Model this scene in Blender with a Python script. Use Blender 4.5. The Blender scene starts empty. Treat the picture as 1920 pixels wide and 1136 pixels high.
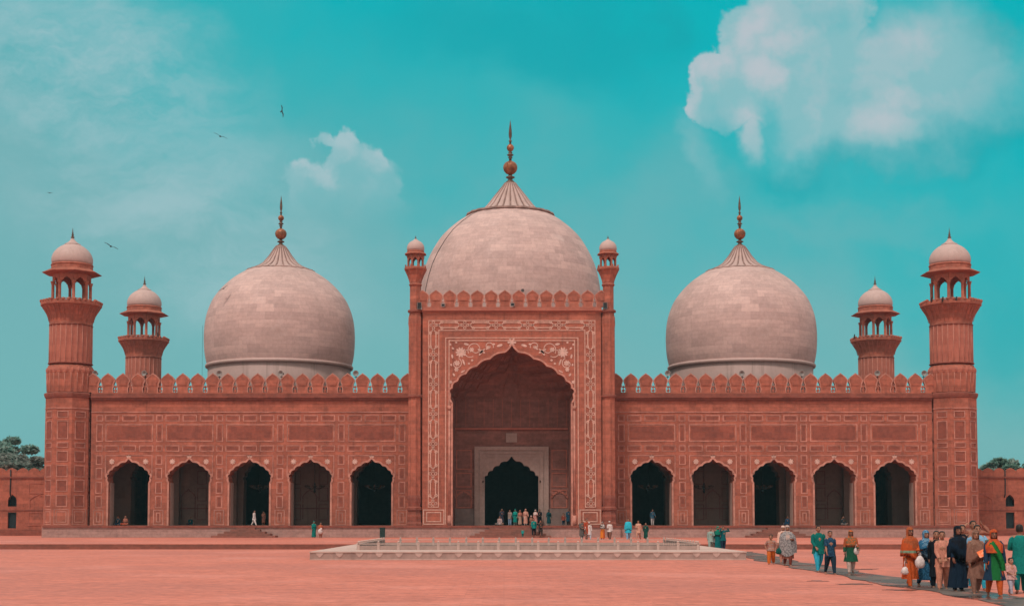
import bpy, bmesh, math, random
from mathutils import Vector, Matrix
R = math.radians; PI = math.pi; sin = math.sin; cos = math.cos
random.seed(7)
scn = bpy.context.scene
COL = scn.collection

# ------------------------------------------------------------------ camera
F = 2667.0            # focal length in photo pixels (1920 wide) = 50 mm on full frame
H = 1.82
TH = R(3.2)
CX, CY = 945.0, 826.0  # principal point
cam = bpy.data.cameras.new('camera'); camo = bpy.data.objects.new('camera', cam); COL.objects.link(camo)
cam.sensor_width = 36; cam.sensor_fit = 'HORIZONTAL'; cam.lens = F * 36 / 1920
cam.shift_x = (960 - CX) / 1920; cam.shift_y = (CY - 568) / 1920
cam.clip_start = 0.5; cam.clip_end = 20000
camo.location = (0, 0, H); camo.rotation_euler = (PI / 2 + TH, 0, 0)
scn.camera = camo

def P(px, py, Y):
    """world x, z of a photo pixel at depth Y"""
    u = (px - CX) / F; v = (CY - py) / F
    t = Y / (cos(TH) - v * sin(TH))
    return u * t, H + (sin(TH) + v * cos(TH)) * t
def Z(py, Y): return P(CX, py, Y)[1]

# ------------------------------------------------------------------ mesh builder
class MB:
    def __init__(s): s.v = []; s.f = []; s.uv = {}; s.sm = set(); s.mi = {}
    def add(s, vs, fs, smooth=False):
        b = len(s.v); s.v += [tuple(p) for p in vs]
        for f in fs:
            if smooth: s.sm.add(len(s.f))
            s.f.append([b + i for i in f])
        return s
    def merge(s, o, mi=0):
        n = len(s.f); s.add(o.v, o.f)
        for i in range(n, len(s.f)): s.mi[i] = mi
        return s
    def box(s, x0, x1, y0, y1, z0, z1):
        v = [(x, y, z) for z in (z0, z1) for y in (y0, y1) for x in (x0, x1)]
        return s.add(v, [(0, 2, 3, 1), (4, 5, 7, 6), (0, 1, 5, 4), (2, 6, 7, 3), (0, 4, 6, 2), (1, 3, 7, 5)])
    def prism(s, poly, y0, y1):
        n = len(poly)
        v = [(x, y0, z) for x, z in poly] + [(x, y1, z) for x, z in poly]
        f = [list(range(n)), list(range(2 * n - 1, n - 1, -1))]
        f += [(i, i + n, (i + 1) % n + n, (i + 1) % n) for i in range(n)]
        return s.add(v, f)
    def bar(s, a, b, w, y0, y1):
        """flat strip between two (x, z) points on a wall"""
        dx, dz = b[0] - a[0], b[1] - a[1]; L = math.hypot(dx, dz) or 1
        nx, nz = -dz / L * w / 2, dx / L * w / 2
        return s.prism([(a[0] + nx, a[1] + nz), (b[0] + nx, b[1] + nz), (b[0] - nx, b[1] - nz), (a[0] - nx, a[1] - nz)], y0, y1)
    def line(s, pts, w, y0, y1, closed=False):
        n = len(pts)
        for i in range(n if closed else n - 1): s.bar(pts[i], pts[(i + 1) % n], w, y0, y1)
        return s
    def frame(s, x0, x1, z0, z1, w, y0, y1):
        s.box(x0, x1, y0, y1, z1 - w, z1); s.box(x0, x1, y0, y1, z0, z0 + w)
        s.box(x0, x0 + w, y0, y1, z0 + w, z1 - w); s.box(x1 - w, x1, y0, y1, z0 + w, z1 - w)
        return s
    def lathe(s, prof, n, c=(0, 0), a0=0.0, rf=None, smooth=False, uvR=None):
        rings = []; ln = 0; lens = []
        for i, (r, z) in enumerate(prof):
            if i: ln += math.hypot(r - prof[i - 1][0], z - prof[i - 1][1])
            lens.append(ln)
            if r < 1e-5:
                rings.append([len(s.v)]); s.v.append((c[0], c[1], z))
            else:
                ids = []
                for k in range(n):
                    a = a0 + 2 * PI * k / n; rr = r * (rf(k, i) if rf else 1)
                    ids.append(len(s.v)); s.v.append((c[0] + rr * cos(a), c[1] + rr * sin(a), z))
                rings.append(ids)
        for i in range(len(rings) - 1):
            A, B = rings[i], rings[i + 1]
            if len(A) == 1 and len(B) == 1: continue
            for k in range(n):
                k2 = (k + 1) % n
                if len(A) == 1: f = [A[0], B[k2], B[k]]
                elif len(B) == 1: f = [A[k], A[k2], B[0]]
                else: f = [A[k], A[k2], B[k2], B[k]]
                if smooth: s.sm.add(len(s.f))
                if uvR:
                    u0, u1 = 2 * PI * k / n * uvR, 2 * PI * (k + 1) / n * uvR
                    s.uv[len(s.f)] = ([(u0, lens[i]), (u1, lens[i]), (u1, lens[i + 1]), (u0, lens[i + 1])] if len(f) == 4 else
                                      [(u0, lens[i]), (u1, lens[i]), (u0, lens[i + 1])])
                s.f.append(f)
        for ids in (rings[0], rings[-1]):
            if len(ids) > 1: s.f.append(list(ids))
        return s
    def tube(s, pts, radii, n=10, caps=True, smooth=True, wob=None):
        pts = [Vector(p) for p in pts]; rings = []
        for i, p in enumerate(pts):
            t = (pts[min(i + 1, len(pts) - 1)] - pts[max(i - 1, 0)]).normalized()
            up = Vector((0, 1, 0)) if abs(t.y) < .9 else Vector((1, 0, 0))
            x = t.cross(up).normalized(); y = t.cross(x).normalized()
            ids = []
            for k in range(n):
                a = 2 * PI * k / n; rr = radii[i] * (wob(k, i) if wob else 1)
                q = p + x * rr * cos(a) + y * rr * sin(a); ids.append(len(s.v)); s.v.append(tuple(q))
            rings.append(ids)
        for A, B in zip(rings, rings[1:]):
            for k in range(n):
                if smooth: s.sm.add(len(s.f))
                s.f.append([A[k], A[(k + 1) % n], B[(k + 1) % n], B[k]])
        if caps: s.f.append(list(rings[0])); s.f.append(list(rings[-1]))
        return s
    def ball(s, c, r, n=10, m=6, smooth=True):
        rx, ry, rz = r if isinstance(r, tuple) else (r, r, r)
        b = len(s.v)
        s.v.append((c[0], c[1], c[2] - rz))
        for i in range(1, m):
            a = -PI / 2 + PI * i / m
            for k in range(n):
                t = 2 * PI * k / n
                s.v.append((c[0] + rx * cos(a) * cos(t), c[1] + ry * cos(a) * sin(t), c[2] + rz * sin(a)))
        s.v.append((c[0], c[1], c[2] + rz)); top = len(s.v) - 1
        def ff(f):
            if smooth: s.sm.add(len(s.f))
            s.f.append(f)
        for k in range(n):
            k2 = (k + 1) % n
            ff([b, b + 1 + k2, b + 1 + k])
            for i in range(m - 2):
                o = b + 1 + i * n; ff([o + k, o + k2, o + n + k2, o + n + k])
            o = b + 1 + (m - 2) * n; ff([o + k, o + k2, top])
        return s
    def capsule(s, a, b, ra, rb, n=9):
        a = Vector(a); b = Vector(b); t = (b - a); L = t.length; t = t.normalized() if L > 1e-6 else Vector((0, 0, 1))
        pts = [a - t * ra * .98, a - t * ra * .7, a, b, b + t * rb * .7, b + t * rb * .98]
        return s.tube(pts, [ra * .2, ra * .71, ra, rb, rb * .71, rb * .2], n, True)
    def xform(s, fn):
        s.v = [fn(p) for p in s.v]; return s

ORG = {}
def obj(name, mb, mat, parent=None, org=None, recalc=True):
    po = ORG[parent.name] if parent else (0, 0, 0)
    org = tuple(org or po)
    me = bpy.data.meshes.new(name)
    me.from_pydata([(x - org[0], y - org[1], z - org[2]) for x, y, z in mb.v], [], mb.f)
    if mb.sm or mb.uv:
        if mb.sm: me.polygons.foreach_set('use_smooth', [i in mb.sm for i in range(len(mb.f))])
    for i, q in mb.mi.items(): me.polygons[i].material_index = q
    if mb.uv:
        uvl = me.uv_layers.new(name='UVMap')
        for p in me.polygons:
            if p.index in mb.uv:
                for li, uv in zip(p.loop_indices, mb.uv[p.index]): uvl.data[li].uv = uv
    if recalc:
        bm = bmesh.new(); bm.from_mesh(me)
        bmesh.ops.recalc_face_normals(bm, faces=bm.faces); bm.to_mesh(me); bm.free()
    me.update()
    if isinstance(mat, (list, tuple)):
        for m in mat: me.materials.append(m)
    elif mat: me.materials.append(mat)
    o = bpy.data.objects.new(name, me); COL.objects.link(o)
    if parent: o.parent = parent
    o.location = [org[i] - po[i] for i in range(3)]
    ORG[o.name] = org
    return o
def thing(name, label, cat, loc, group=None, rz=0):
    o = bpy.data.objects.new(name, None); COL.objects.link(o); o.location = loc; o.rotation_euler = (0, 0, rz)
    o.empty_display_size = .3
    o['label'] = label; o['category'] = cat
    if group: o['group'] = group
    ORG[o.name] = tuple(loc); return o
def tag(o, label, cat, group=None):
    o['label'] = label; o['category'] = cat
    if group: o['group'] = group
    return o
def structure(o): o['kind'] = 'structure'; return o
def copy_tree(o, parent=None):
    c = o.copy(); COL.objects.link(c)
    if parent: c.parent = parent
    for ch in o.children: copy_tree(ch, c)
    return c

# ------------------------------------------------------------------ materials
def mat_new(name):
    m = bpy.data.materials.new(name); m.use_nodes = True
    nt = m.node_tree; b = nt.nodes['Principled BSDF']
    b.inputs['Specular IOR Level'].default_value = .25
    return m, nt, b
def N(nt, t, **kw):
    n = nt.nodes.new(t)
    for k, v in kw.items():
        if k.startswith('i_'): n.inputs[int(k[2:])].default_value = v
        else: setattr(n, k, v)
    return n
def math_(nt, op, a, b=None, c=None, clamp=False):
    n = nt.nodes.new('ShaderNodeMath'); n.operation = op; n.use_clamp = clamp
    for i, v in enumerate((a, b, c)):
        if v is None: continue
        if isinstance(v, (int, float)): n.inputs[i].default_value = v
        else: nt.links.new(v, n.inputs[i])
    return n.outputs[0]
def mixc(nt, fac, a, b, mode='MIX'):
    n = nt.nodes.new('ShaderNodeMix'); n.data_type = 'RGBA'; n.blend_type = mode; n.clamp_factor = True
    for s, v in ((0, fac), (6, a), (7, b)):
        if isinstance(v, (int, float)): n.inputs[s].default_value = v
        elif isinstance(v, tuple): n.inputs[s].default_value = v if len(v) == 4 else v + (1,)
        else: nt.links.new(v, n.inputs[s])
    return n.outputs[2]
def noise(nt, vec, scale, detail=4, rough=.55, dist=0):
    n = N(nt, 'ShaderNodeTexNoise'); n.inputs['Scale'].default_value = scale; n.inputs['Detail'].default_value = detail
    n.inputs['Roughness'].default_value = rough; n.inputs['Distortion'].default_value = dist
    if vec: nt.links.new(vec, n.inputs['Vector'])
    return n.outputs[0]
def ramp(nt, val, p0, p1, c0=0.0, c1=1.0):
    n = N(nt, 'ShaderNodeMapRange'); n.inputs[1].default_value = p0; n.inputs[2].default_value = p1
    n.inputs[3].default_value = c0; n.inputs[4].default_value = c1
    n.interpolation_type = 'SMOOTHSTEP'
    nt.links.new(val, n.inputs[0]); return n.outputs[0]
def bump(nt, b, h, strength=.3, dist=.02):
    n = N(nt, 'ShaderNodeBump'); n.inputs['Strength'].default_value = strength; n.inputs['Distance'].default_value = dist
    nt.links.new(h, n.inputs['Height']); nt.links.new(n.outputs[0], b.inputs['Normal'])

def stone(name, c1, c2, bw=1.3, rh=.62, mortar=.008, mc=.6, stain=(.45, .3, .26), stain_amt=.5, mode='wall', rough=.85, streak=.25, fine=.25, pale=None, big=.25, block=0):
    m, nt, b = mat_new(name)
    tc = N(nt, 'ShaderNodeTexCoord')
    if mode == 'uv': vec = tc.outputs['UV']
    elif mode == 'floor': vec = tc.outputs['Object']
    else:
        sp = N(nt, 'ShaderNodeSeparateXYZ'); nt.links.new(tc.outputs['Object'], sp.inputs[0])
        cb = N(nt, 'ShaderNodeCombineXYZ')
        nt.links.new(math_(nt, 'ADD', sp.outputs[0], math_(nt, 'MULTIPLY', sp.outputs[1], .83)), cb.inputs[0])
        nt.links.new(sp.outputs[2], cb.inputs[1]); vec = cb.outputs[0]
    br = N(nt, 'ShaderNodeTexBrick'); br.offset = .5; br.squash = 1
    nt.links.new(vec, br.inputs['Vector'])
    br.inputs['Color1'].default_value = c1 + (1,); br.inputs['Color2'].default_value = c2 + (1,)
    br.inputs['Mortar'].default_value = tuple(x * mc for x in c1) + (1,)
    br.inputs['Scale'].default_value = 1; br.inputs['Mortar Size'].default_value = mortar; br.inputs['Mortar Smooth'].default_value = .3
    br.inputs['Brick Width'].default_value = bw; br.inputs['Row Height'].default_value = rh
    col = br.outputs['Color']
    P3 = tc.outputs['Object']
    if block:
        b2 = N(nt, 'ShaderNodeTexBrick'); b2.offset = .37; nt.links.new(vec, b2.inputs['Vector'])
        b2.inputs['Color1'].default_value = (1.12, 1.10, 1.08, 1); b2.inputs['Color2'].default_value = (1 - block, 1 - block, 1 - block, 1); b2.inputs['Mortar'].default_value = (.8, .8, .8, 1)
        b2.inputs['Scale'].default_value = 1; b2.inputs['Mortar Size'].default_value = mortar; b2.inputs['Bias'].default_value = -.25
        b2.inputs['Brick Width'].default_value = bw * .73; b2.inputs['Row Height'].default_value = rh * .5
        col = mixc(nt, 1.0, col, b2.outputs['Color'], 'MULTIPLY')
    n1 = noise(nt, P3, big, 5, .6)
    col = mixc(nt, math_(nt, 'MULTIPLY', ramp(nt, n1, .48 if mode != 'floor' else .43, .75 if mode != 'floor' else .60), stain_amt), col, stain)
    if pale:
        n4 = noise(nt, P3, big * 1.7, 6, .65)
        col = mixc(nt, math_(nt, 'MULTIPLY', ramp(nt, n4, .55 if mode != 'floor' else .50, .75 if mode != 'floor' else .64), .5), col, pale)
    n2 = noise(nt, P3, 3.1, 6, .65)
    col = mixc(nt, fine, col, mixc(nt, ramp(nt, n2, .3, .7), tuple(x * .55 for x in c1), tuple(min(1, x * 1.4) for x in c1)))
    if streak:
        mp = N(nt, 'ShaderNodeMapping'); mp.inputs['Scale'].default_value = (2.2, 2.2, .12) if mode != 'floor' else (.3, 3, 1)
        nt.links.new(P3, mp.inputs[0])
        n3 = noise(nt, mp.outputs[0], 1.0, 5, .6)
        col = mixc(nt, math_(nt, 'MULTIPLY', ramp(nt, n3, .52, .8), streak), col, tuple(x * .4 for x in stain))
    nt.links.new(col, b.inputs['Base Color']); b.inputs['Roughness'].default_value = rough
    bump(nt, b, math_(nt, 'ADD', n2, math_(nt, 'MULTIPLY', br.outputs['Fac'], -.6)), .35, .02)
    return m
def plain(name, c, rough=.8, var=.15, sc=5, metal=0):
    m, nt, b = mat_new(name); tc = N(nt, 'ShaderNodeTexCoord')
    n = noise(nt, tc.outputs['Object'], sc, 5, .6)
    col = mixc(nt, ramp(nt, n, .3, .7), tuple(x * (1 - var) for x in c), tuple(min(1, x * (1 + var)) for x in c))
    nt.links.new(col, b.inputs['Base Color']); b.inputs['Roughness'].default_value = rough; b.inputs['Metallic'].default_value = metal
    return m
CL = {}
def cloth(c, c2=None, sc=22, kind='plain'):
    key = (c, c2, sc, kind)
    if key in CL: return CL[key]
    m, nt, b = mat_new('cloth'); tc = N(nt, 'ShaderNodeTexCoord'); P3 = tc.outputs['Object']
    n = noise(nt, P3, sc, 3, .6)
    if kind == 'plain': col = mixc(nt, ramp(nt, n, .3, .7), tuple(x * .85 for x in c), tuple(min(1, x * 1.12) for x in c))
    elif kind == 'print': col = mixc(nt, ramp(nt, n, .47, .53), c, c2)
    elif kind == 'stripe':
        w = N(nt, 'ShaderNodeTexWave'); w.wave_type = 'BANDS'; w.bands_direction = 'Z'
        w.inputs['Scale'].default_value = sc; w.inputs['Distortion'].default_value = .6
        nt.links.new(P3, w.inputs[0]); col = mixc(nt, ramp(nt, w.outputs['Fac'], .45, .55), c, c2)
    elif kind == 'vert':
        w = N(nt, 'ShaderNodeTexWave'); w.wave_type = 'BANDS'; w.bands_direction = 'X'
        w.inputs['Scale'].default_value = sc; w.inputs['Distortion'].default_value = 1.5
        nt.links.new(P3, w.inputs[0]); col = mixc(nt, ramp(nt, w.outputs['Fac'], .45, .6), c, c2)
    elif kind == 'band':
        sp = N(nt, 'ShaderNodeSeparateXYZ'); nt.links.new(P3, sp.inputs[0]); d_ = math_(nt, 'ABSOLUTE', math_(nt, 'SUBTRACT', sp.outputs[2], sc))
        col = mixc(nt, ramp(nt, d_, .028, .04), c2, c)
    elif kind == 'hem':   # second colour below sc metres
        sp = N(nt, 'ShaderNodeSeparateXYZ'); nt.links.new(P3, sp.inputs[0])
        zz = math_(nt, 'ADD', sp.outputs[2], math_(nt, 'MULTIPLY', n, .02))
        col = mixc(nt, ramp(nt, zz, sc - .02, sc + .02), c2, c)
    nt.links.new(col, b.inputs['Base Color']); b.inputs['Roughness'].default_value = .9; b.inputs['Specular IOR Level'].default_value = .1
    mp = N(nt, 'ShaderNodeMapping'); mp.inputs['Scale'].default_value = (11, 11, 3.2); nt.links.new(P3, mp.inputs[0])
    bump(nt, b, noise(nt, mp.outputs[0], 1.0, 4, .55, .6), .9, .06)
    CL[key] = m; return m
# ------------------------------------------------------------------ shared materials
M = {}
M['sand'] = stone('red_sandstone', (.395, .118, .076), (.275, .083, .056), 1.5, .62, .010, .55, (.16, .062, .047), .75, pale=(.48, .175, .12), fine=.32, block=.40, streak=.45)
M['sand_dark'] = stone('dark_sandstone', (.25, .074, .052), (.195, .058, .043), .9, .5, .006, .75, (.15, .05, .04), .5, block=.3, fine=.25, pale=(.36, .11, .08))
M['sand_panel'] = stone('panel_sandstone', (.28, .078, .052), (.175, .052, .038), .55, .5, .005, .8, (.22, .065, .05), .5, fine=.25, pale=(.42, .11, .075))
M['trim'] = stone('pale_sandstone', (.40, .13, .09), (.33, .10, .07), 1.0, .6, .004, .8, (.25, .09, .07), .4, fine=.2)
M['edge'] = plain('pale_stone_edging', (.44, .19, .145), .7, .25, 2)
M['inlay'] = plain('marble_inlay', (.41, .18, .14), .6, .35, 1.3)
M['border'] = plain('portal_marble_inlay', (.53, .295, .235), .6, .2, 3)
M['flower'] = plain('pale_marble_inlay', (.56, .34, .285), .6, .2, 3)
M['marble'] = stone('dome_marble', (.51, .343, .317), (.40, .265, .247), 1.75, .78, .010, .76, (.32, .21, .185), .6, mode='uv', rough=.6, fine=.16, streak=.14, pale=(.54, .40, .378), block=.12)
M['marble_plain'] = stone('smooth_marble', (.46, .315, .29), (.41, .275, .25), 3, 1.5, .004, .8, (.34, .22, .185), .5, rough=.6, fine=.1, streak=.3)
M['drum'] = stone('drum_marble', (.36, .245, .225), (.32, .215, .195), 3, 9, .004, .8, (.27, .18, .155), .6, rough=.7, fine=.1, streak=.6)
M['plinth'] = stone('weathered_plinth_stone', (.38, .225, .195), (.29, .165, .145), 1.1, .25, .010, .5, (.17, .105, .092), .6, fine=.3, pale=(.43, .29, .265), big=.5)
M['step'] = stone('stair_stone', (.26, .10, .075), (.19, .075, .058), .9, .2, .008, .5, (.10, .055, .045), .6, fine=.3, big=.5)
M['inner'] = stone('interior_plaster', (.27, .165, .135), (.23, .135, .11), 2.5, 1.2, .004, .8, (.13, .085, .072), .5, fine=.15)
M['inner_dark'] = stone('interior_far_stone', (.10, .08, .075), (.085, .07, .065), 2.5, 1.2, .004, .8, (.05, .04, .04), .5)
M['reveal'] = stone('pale_reveal_plaster', (.42, .265, .225), (.38, .235, .20), 1.2, .6, .004, .8, (.22, .14, .12), .6, fine=.2, streak=.4)
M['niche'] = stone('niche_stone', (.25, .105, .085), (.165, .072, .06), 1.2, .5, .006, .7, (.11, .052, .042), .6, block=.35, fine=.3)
M['door_marble'] = stone('doorway_marble', (.345, .235, .205), (.30, .205, .18), 1.2, .6, .006, .8, (.26, .17, .14), .5)
M['dado'] = stone('grey_dado_stone', (.21, .14, .125), (.18, .12, .105), 1.2, .5, .006, .8, (.11, .08, .07), .5)
M['collar'] = plain('weathered_collar_marble', (.25, .15, .13), .8, .3, 1.5)
M['copper'] = plain('aged_copper_finial', (.27, .095, .045), .45, .45, 2.2, .35)
M['bronze'] = plain('dark_finial_metal', (.12, .07, .05), .5, .3, 3, .4)
M['dark'] = plain('dark_metal', (.02, .022, .024), .6, .2, 8)
M['speaker'] = plain('grey_horn', (.22, .19, .18), .5, .15, 8)
M['bin'] = plain('dark_green_bin', (.014, .035, .034), .5, .2, 8)
M['door'] = plain('dark_painted_wood', (.012, .02, .025), .6, .3, 6)
M['paving'] = stone('courtyard_paving', (.57, .172, .12), (.42, .122, .084), .95, .48, .010, .65, (.36, .12, .095), .75, mode='floor', fine=.38, streak=.42, block=.16, rough=.7, pale=(.66, .255, .205), big=.07)
M['riser'] = stone('step_riser_stone', (.25, .08, .056), (.20, .064, .046), 1.5, .3, .008, .6, (.11, .05, .04), .6, fine=.3)  # colour darkened for brown stain and for the risers' weaker light
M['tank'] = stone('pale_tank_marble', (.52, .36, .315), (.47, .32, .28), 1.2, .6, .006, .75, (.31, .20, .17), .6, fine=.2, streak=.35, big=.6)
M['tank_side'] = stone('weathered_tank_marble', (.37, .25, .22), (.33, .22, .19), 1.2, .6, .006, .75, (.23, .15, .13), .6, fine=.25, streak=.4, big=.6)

# ------------------------------------------------------------------ the mosque
AX = 0.70
YW, YP, YT, YR = 129.3, 126.0, 130.0, 155.6
TZ = 0.33                      # terrace level
FL = Z(985, 125.0)             # floor of the prayer hall
mosque = thing('mosque', 'red sandstone mosque with three pale marble domes, tall arched portal and corner minarets', 'mosque', (AX, 125.0, TZ))
kW = YW / F; kP = YP / F
def WX(off): return off * kW            # px offset from axis on the wing plane -> metres from axis
def zW(py): return Z(py, YW)
def zP(py): return Z(py, YP)

def arch_half(w, rise, foils, amp, tip, per=10, ogee=.88, ln=.5):
    """outline of half an arch, from (w, 0) up to (0, rise)"""
    pts = []
    n = foils * per
    for i in range(n + 1):
        s = i / n * ogee; a = s * PI / 2
        x = w * cos(a); z = rise * ((1 - ln) * sin(a) + ln * (1 - cos(a)))
        tx, tz = -w * sin(a), rise * ((1 - ln) * cos(a) + ln * sin(a)); L = math.hypot(tx, tz)
        nx, nz = tz / L, -tx / L
        o = amp * abs(sin(PI * foils * i / n)) - amp * .35
        pts.append((x + nx * o, z + nz * o))
    x0, z0 = pts[-1]
    for i in range(1, 5):
        t = i / 4
        pts.append((x0 * (1 - t), z0 + (rise + tip - z0) * (t ** 1.5)))
    return pts
def arch_full(cx, zs, w, rise, foils, amp, tip, **k):
    h = arch_half(w, rise, foils, amp, tip, **k)
    return [(cx + x, zs + z) for x, z in h] + [(cx - x, zs + z) for x, z in reversed(h[:-1])]
def offset(pts, d):
    out = []
    for i, p in enumerate(pts):
        a = pts[max(i - 1, 0)]; b = pts[min(i + 1, len(pts) - 1)]
        tx, tz = b[0] - a[0], b[1] - a[1]; L = math.hypot(tx, tz) or 1
        out.append((p[0] + tz / L * d, p[1] - tx / L * d))
    return out
def band(mb, pts, d0, d1, y0, y1):
    """strip between two offsets of a line, standing proud of a wall"""
    A = offset(pts, d0); B = offset(pts, d1)
    for i in range(len(pts) - 1):
        mb.prism([A[i], A[i + 1], B[i + 1], B[i]], y0, y1)
def tx(mb, dx): return mb.xform(lambda p: (p[0] + dx, p[1], p[2]))
def flower(mb, x, z, r, y, n=8, inner=.45):
    pts = []
    for k in range(n * 4):
        a = 2 * PI * k / (n * 4); rr = r * (inner + (1 - inner) * abs(cos(a * n / 2)))
        pts.append((x + rr * cos(a), z + rr * sin(a)))
    mb.prism(pts, y - .03, y + .02)
def circ(x, z, r, n=10, a0=0): return [(x + r * cos(a0 + 2 * PI * k / n), z + r * sin(a0 + 2 * PI * k / n)) for k in range(n)]

ZC0, ZC1 = zW(752), zW(738)             # cornice
ROOF = ZC1 - .15
BAYS = [718.5, 605, 491.7, 377.5, 262.7]
spring = zW(895); apex = zW(863.5)
hw = WX(37.2); aw = WX(39.6)
LW = .075

def wing(s):
    """one five-arched wing; s = -1 left, +1 right"""
    x0, x1 = WX(172), WX(790)
    # wall outline with five arches cut out of its foot (built on +x, mirrored by s)
    poly = [(x0, FL), (x0, ZC0), (x1, ZC0), (x1, FL)]
    for b in BAYS:
        cx = WX(b); A = arch_full(cx, spring, aw, apex - spring, 4, .10, .20, ln=.40)
        poly += [(cx + hw, FL), (cx + hw, spring - .45), (cx + aw, spring - .25)] + A + [(cx - aw, spring - .25), (cx - hw, spring - .45), (cx - hw, FL)]
    T = lambda mb: mb.xform(lambda p: (AX + s * p[0], p[1], p[2]))
    w = MB().prism(poly, YW, YW + 1.8)
    # inlay lines and sunk panels
    il, pn = MB(), MB()
    y0, y1 = YW - .03, YW + .02
    def rect(a, b, py0, py1, fill=True, nested=False):
        X0, X1, Z1, Z0 = WX(a), WX(b), zW(py0), zW(py1)
        il.frame(X0, X1, Z0, Z1, LW, y0, y1)
        if nested:
            d = .26; il.frame(X0 + d, X1 - d, Z0 + d, Z1 - d, LW, y0, y1); X0 += d; X1 -= d; Z0 += d; Z1 -= d
        if fill: pn.box(X0 + .16, X1 - .16, YW - .012, YW + .02, Z0 + .14, Z1 - .14)
    piers = [775.5 - 0] + [(BAYS[i] + BAYS[i + 1]) / 2 for i in range(4)] + [206]
    for i, p in enumerate(piers):
        hh = 6.2
        if i == 0: p = 774
        for a, b in ((778, 789.5), (795, 828), (834.5, 846), (853, 871), (877, 898), (903, 925), (929.5, 952)):
            rect(p - hh, p + hh, a, b)
        rect(p - 9.5, p + 9.5, 955, 984, True, True)
    for b in BAYS:
        for j in (-1, 0, 1):
            for a, c in ((778, 789.5), (834.5, 846)): rect(b + j * 32.3 - 13.3, b + j * 32.3 + 13.3, a, c)
        X0, X1 = WX(b - 44.5), WX(b + 44.5)
        il.frame(X0, X1, zW(827.5), zW(795), LW * 1.1, y0, y1)
        pn.box(X0 + .2, X1 - .2, YW - .014, YW + .02, zW(827.5) + .2, zW(795) - .2)
        # frame round the arch, open below
        zt = zW(853); zb = zW(893)
        il.box(X0, X1, y0, y1, zt - LW, zt); il.box(X0, X0 + LW, y0, y1, zb, zt - LW); il.box(X1 - LW, X1, y0, y1, zb, zt - LW)
    il.box(x0, x1, YW - .05, YW + .02, zW(773.2), zW(771.6))
    w.merge(pn, 1); wall = obj('facade_wall', T(w), [M['sand'], M['sand_panel']], mosque)
    obj('marble_inlay', T(il), M['inlay'], wall)
    for b in BAYS:      # pale lining of the arch reveals
        for q in (-1, 1):
            xx = sorted((WX(b) + q * hw, WX(b) + q * (hw - .03))); lb = MB(); lb.box(xx[0], xx[1], YW + .5, YW + 1.79, FL, spring - .46); obj('reveal_lining', T(lb), M['reveal'], wall)
    for b in BAYS:
        cx = WX(b); A = arch_full(cx, spring, aw, apex - spring, 4, .10, .20, ln=.40)
        ln = [(cx + hw + .02, FL), (cx + hw + .02, spring - .45), (cx + aw, spring - .22)] + A + [(cx - aw, spring - .22), (cx - hw - .02, spring - .45), (cx - hw - .02, FL)]
        t = MB(); band(t, ln[1:-1], 0, .17, YW - .06, YW + .03)
        t.box(cx + hw, cx + hw + .17, YW - .06, YW + .03, FL, spring - .45); t.box(cx - hw - .17, cx - hw, YW - .06, YW + .03, FL, spring - .45)
        tr = obj('arch_moulding', T(t), M['edge'], mosque)
        for q in (-1, 1):
            f = MB(); flower(f, cx + q * WX(31.7), zW(865), .27, YW, 8, .55)
            obj('rosette', T(f), M['flower'], tr)
        f = MB(); X, zz = cx, zW(857.3)
        f.prism([(X, zz - .22), (X + .22, zz + .08), (X + .2, zz + .22), (X + .07, zz + .16), (X, zz + .28), (X - .07, zz + .16), (X - .2, zz + .22), (X - .22, zz + .08)], YW - .03, YW + .02)
        obj('bud_inlay', T(f), M['flower'], tr)
    # cornice
    c = MB()
    for (a, b, d) in ((752, 749.5, .10), (749.5, 746, .22), (746, 742.5, .34), (742.5, 738, .20)):
        c.box(x0, x1, YW - d, YW + 1.0, zW(a), zW(b))
    obj('cornice', T(c), M['sand_dark'], mosque)
    # parapet
    pb = MB(); zb = zW(738); pb.box(x0, x1, YW - .10, YW + .30, zb, zW(735.5))
    par = None
    for k in range(22):
        off = 959.5 - (171.3 + 28.2 * k); gx = WX(off - 14.1)
        if 175 < off - 14.1 < 785:
            z1 = zW(735.5)
            pb.prism([(gx, z1), (gx + .16, z1 + .17), (gx, z1 + .36), (gx - .16, z1 + .17)], YW + .02, YW + .16)
            pb.prism([(gx, z1 + .34), (gx + .11, z1 + .47), (gx, z1 + .66), (gx - .11, z1 + .47)], YW + .03, YW + .15)
    par = obj('parapet', T(pb), M['sand'], mosque)
    for k in range(22):
        off = 959.5 - (171.3 + 28.2 * k)
        obj('merlon', T(merlon(WX(off), zW(735.5), WX(28.2), zW(699.5) - zW(735.5), YW - .04, YW + .26)), [M['sand'], M['edge']], par)

def merlon(cx, z0, pitch, h, y0, y1, fat=1.03):
    pr = [(.36, 0), (.34, .10), (.335, .2), (.37, .27), (.43, .31), (.385, .35), (.385, .42), (.43, .50), (.462, .57), (.462, .63), (.43, .70), (.36, .77), (.26, .85), (.14, .92), (.05, .97)]
    pr = [(min(.488, a * fat), b) for a, b in pr]
    poly = [(cx + a * pitch, z0 + b * h) for a, b in pr] + [(cx, z0 + h * 1.01)] + [(cx - a * pitch, z0 + b * h) for a, b in reversed(pr)]
    mb = MB().prism(poly, y0, y1)
    # carved raised outline and heart
    ins = [(cx + a * pitch * .62, z0 + h * (.2 + .62 * b)) for a, b in pr[3:]] + [(cx, z0 + h * .84)] + [(cx - a * pitch * .62, z0 + h * (.2 + .62 * b)) for a, b in reversed(pr[3:])]
    mb.prism(ins, y0 - .045, y0 + .01)
    e = MB(); band(e, poly, -.075, 0, y0 - .03, y0 + .01); mb.merge(e, 1)
    return mb

wing(-1); wing(1)

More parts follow.
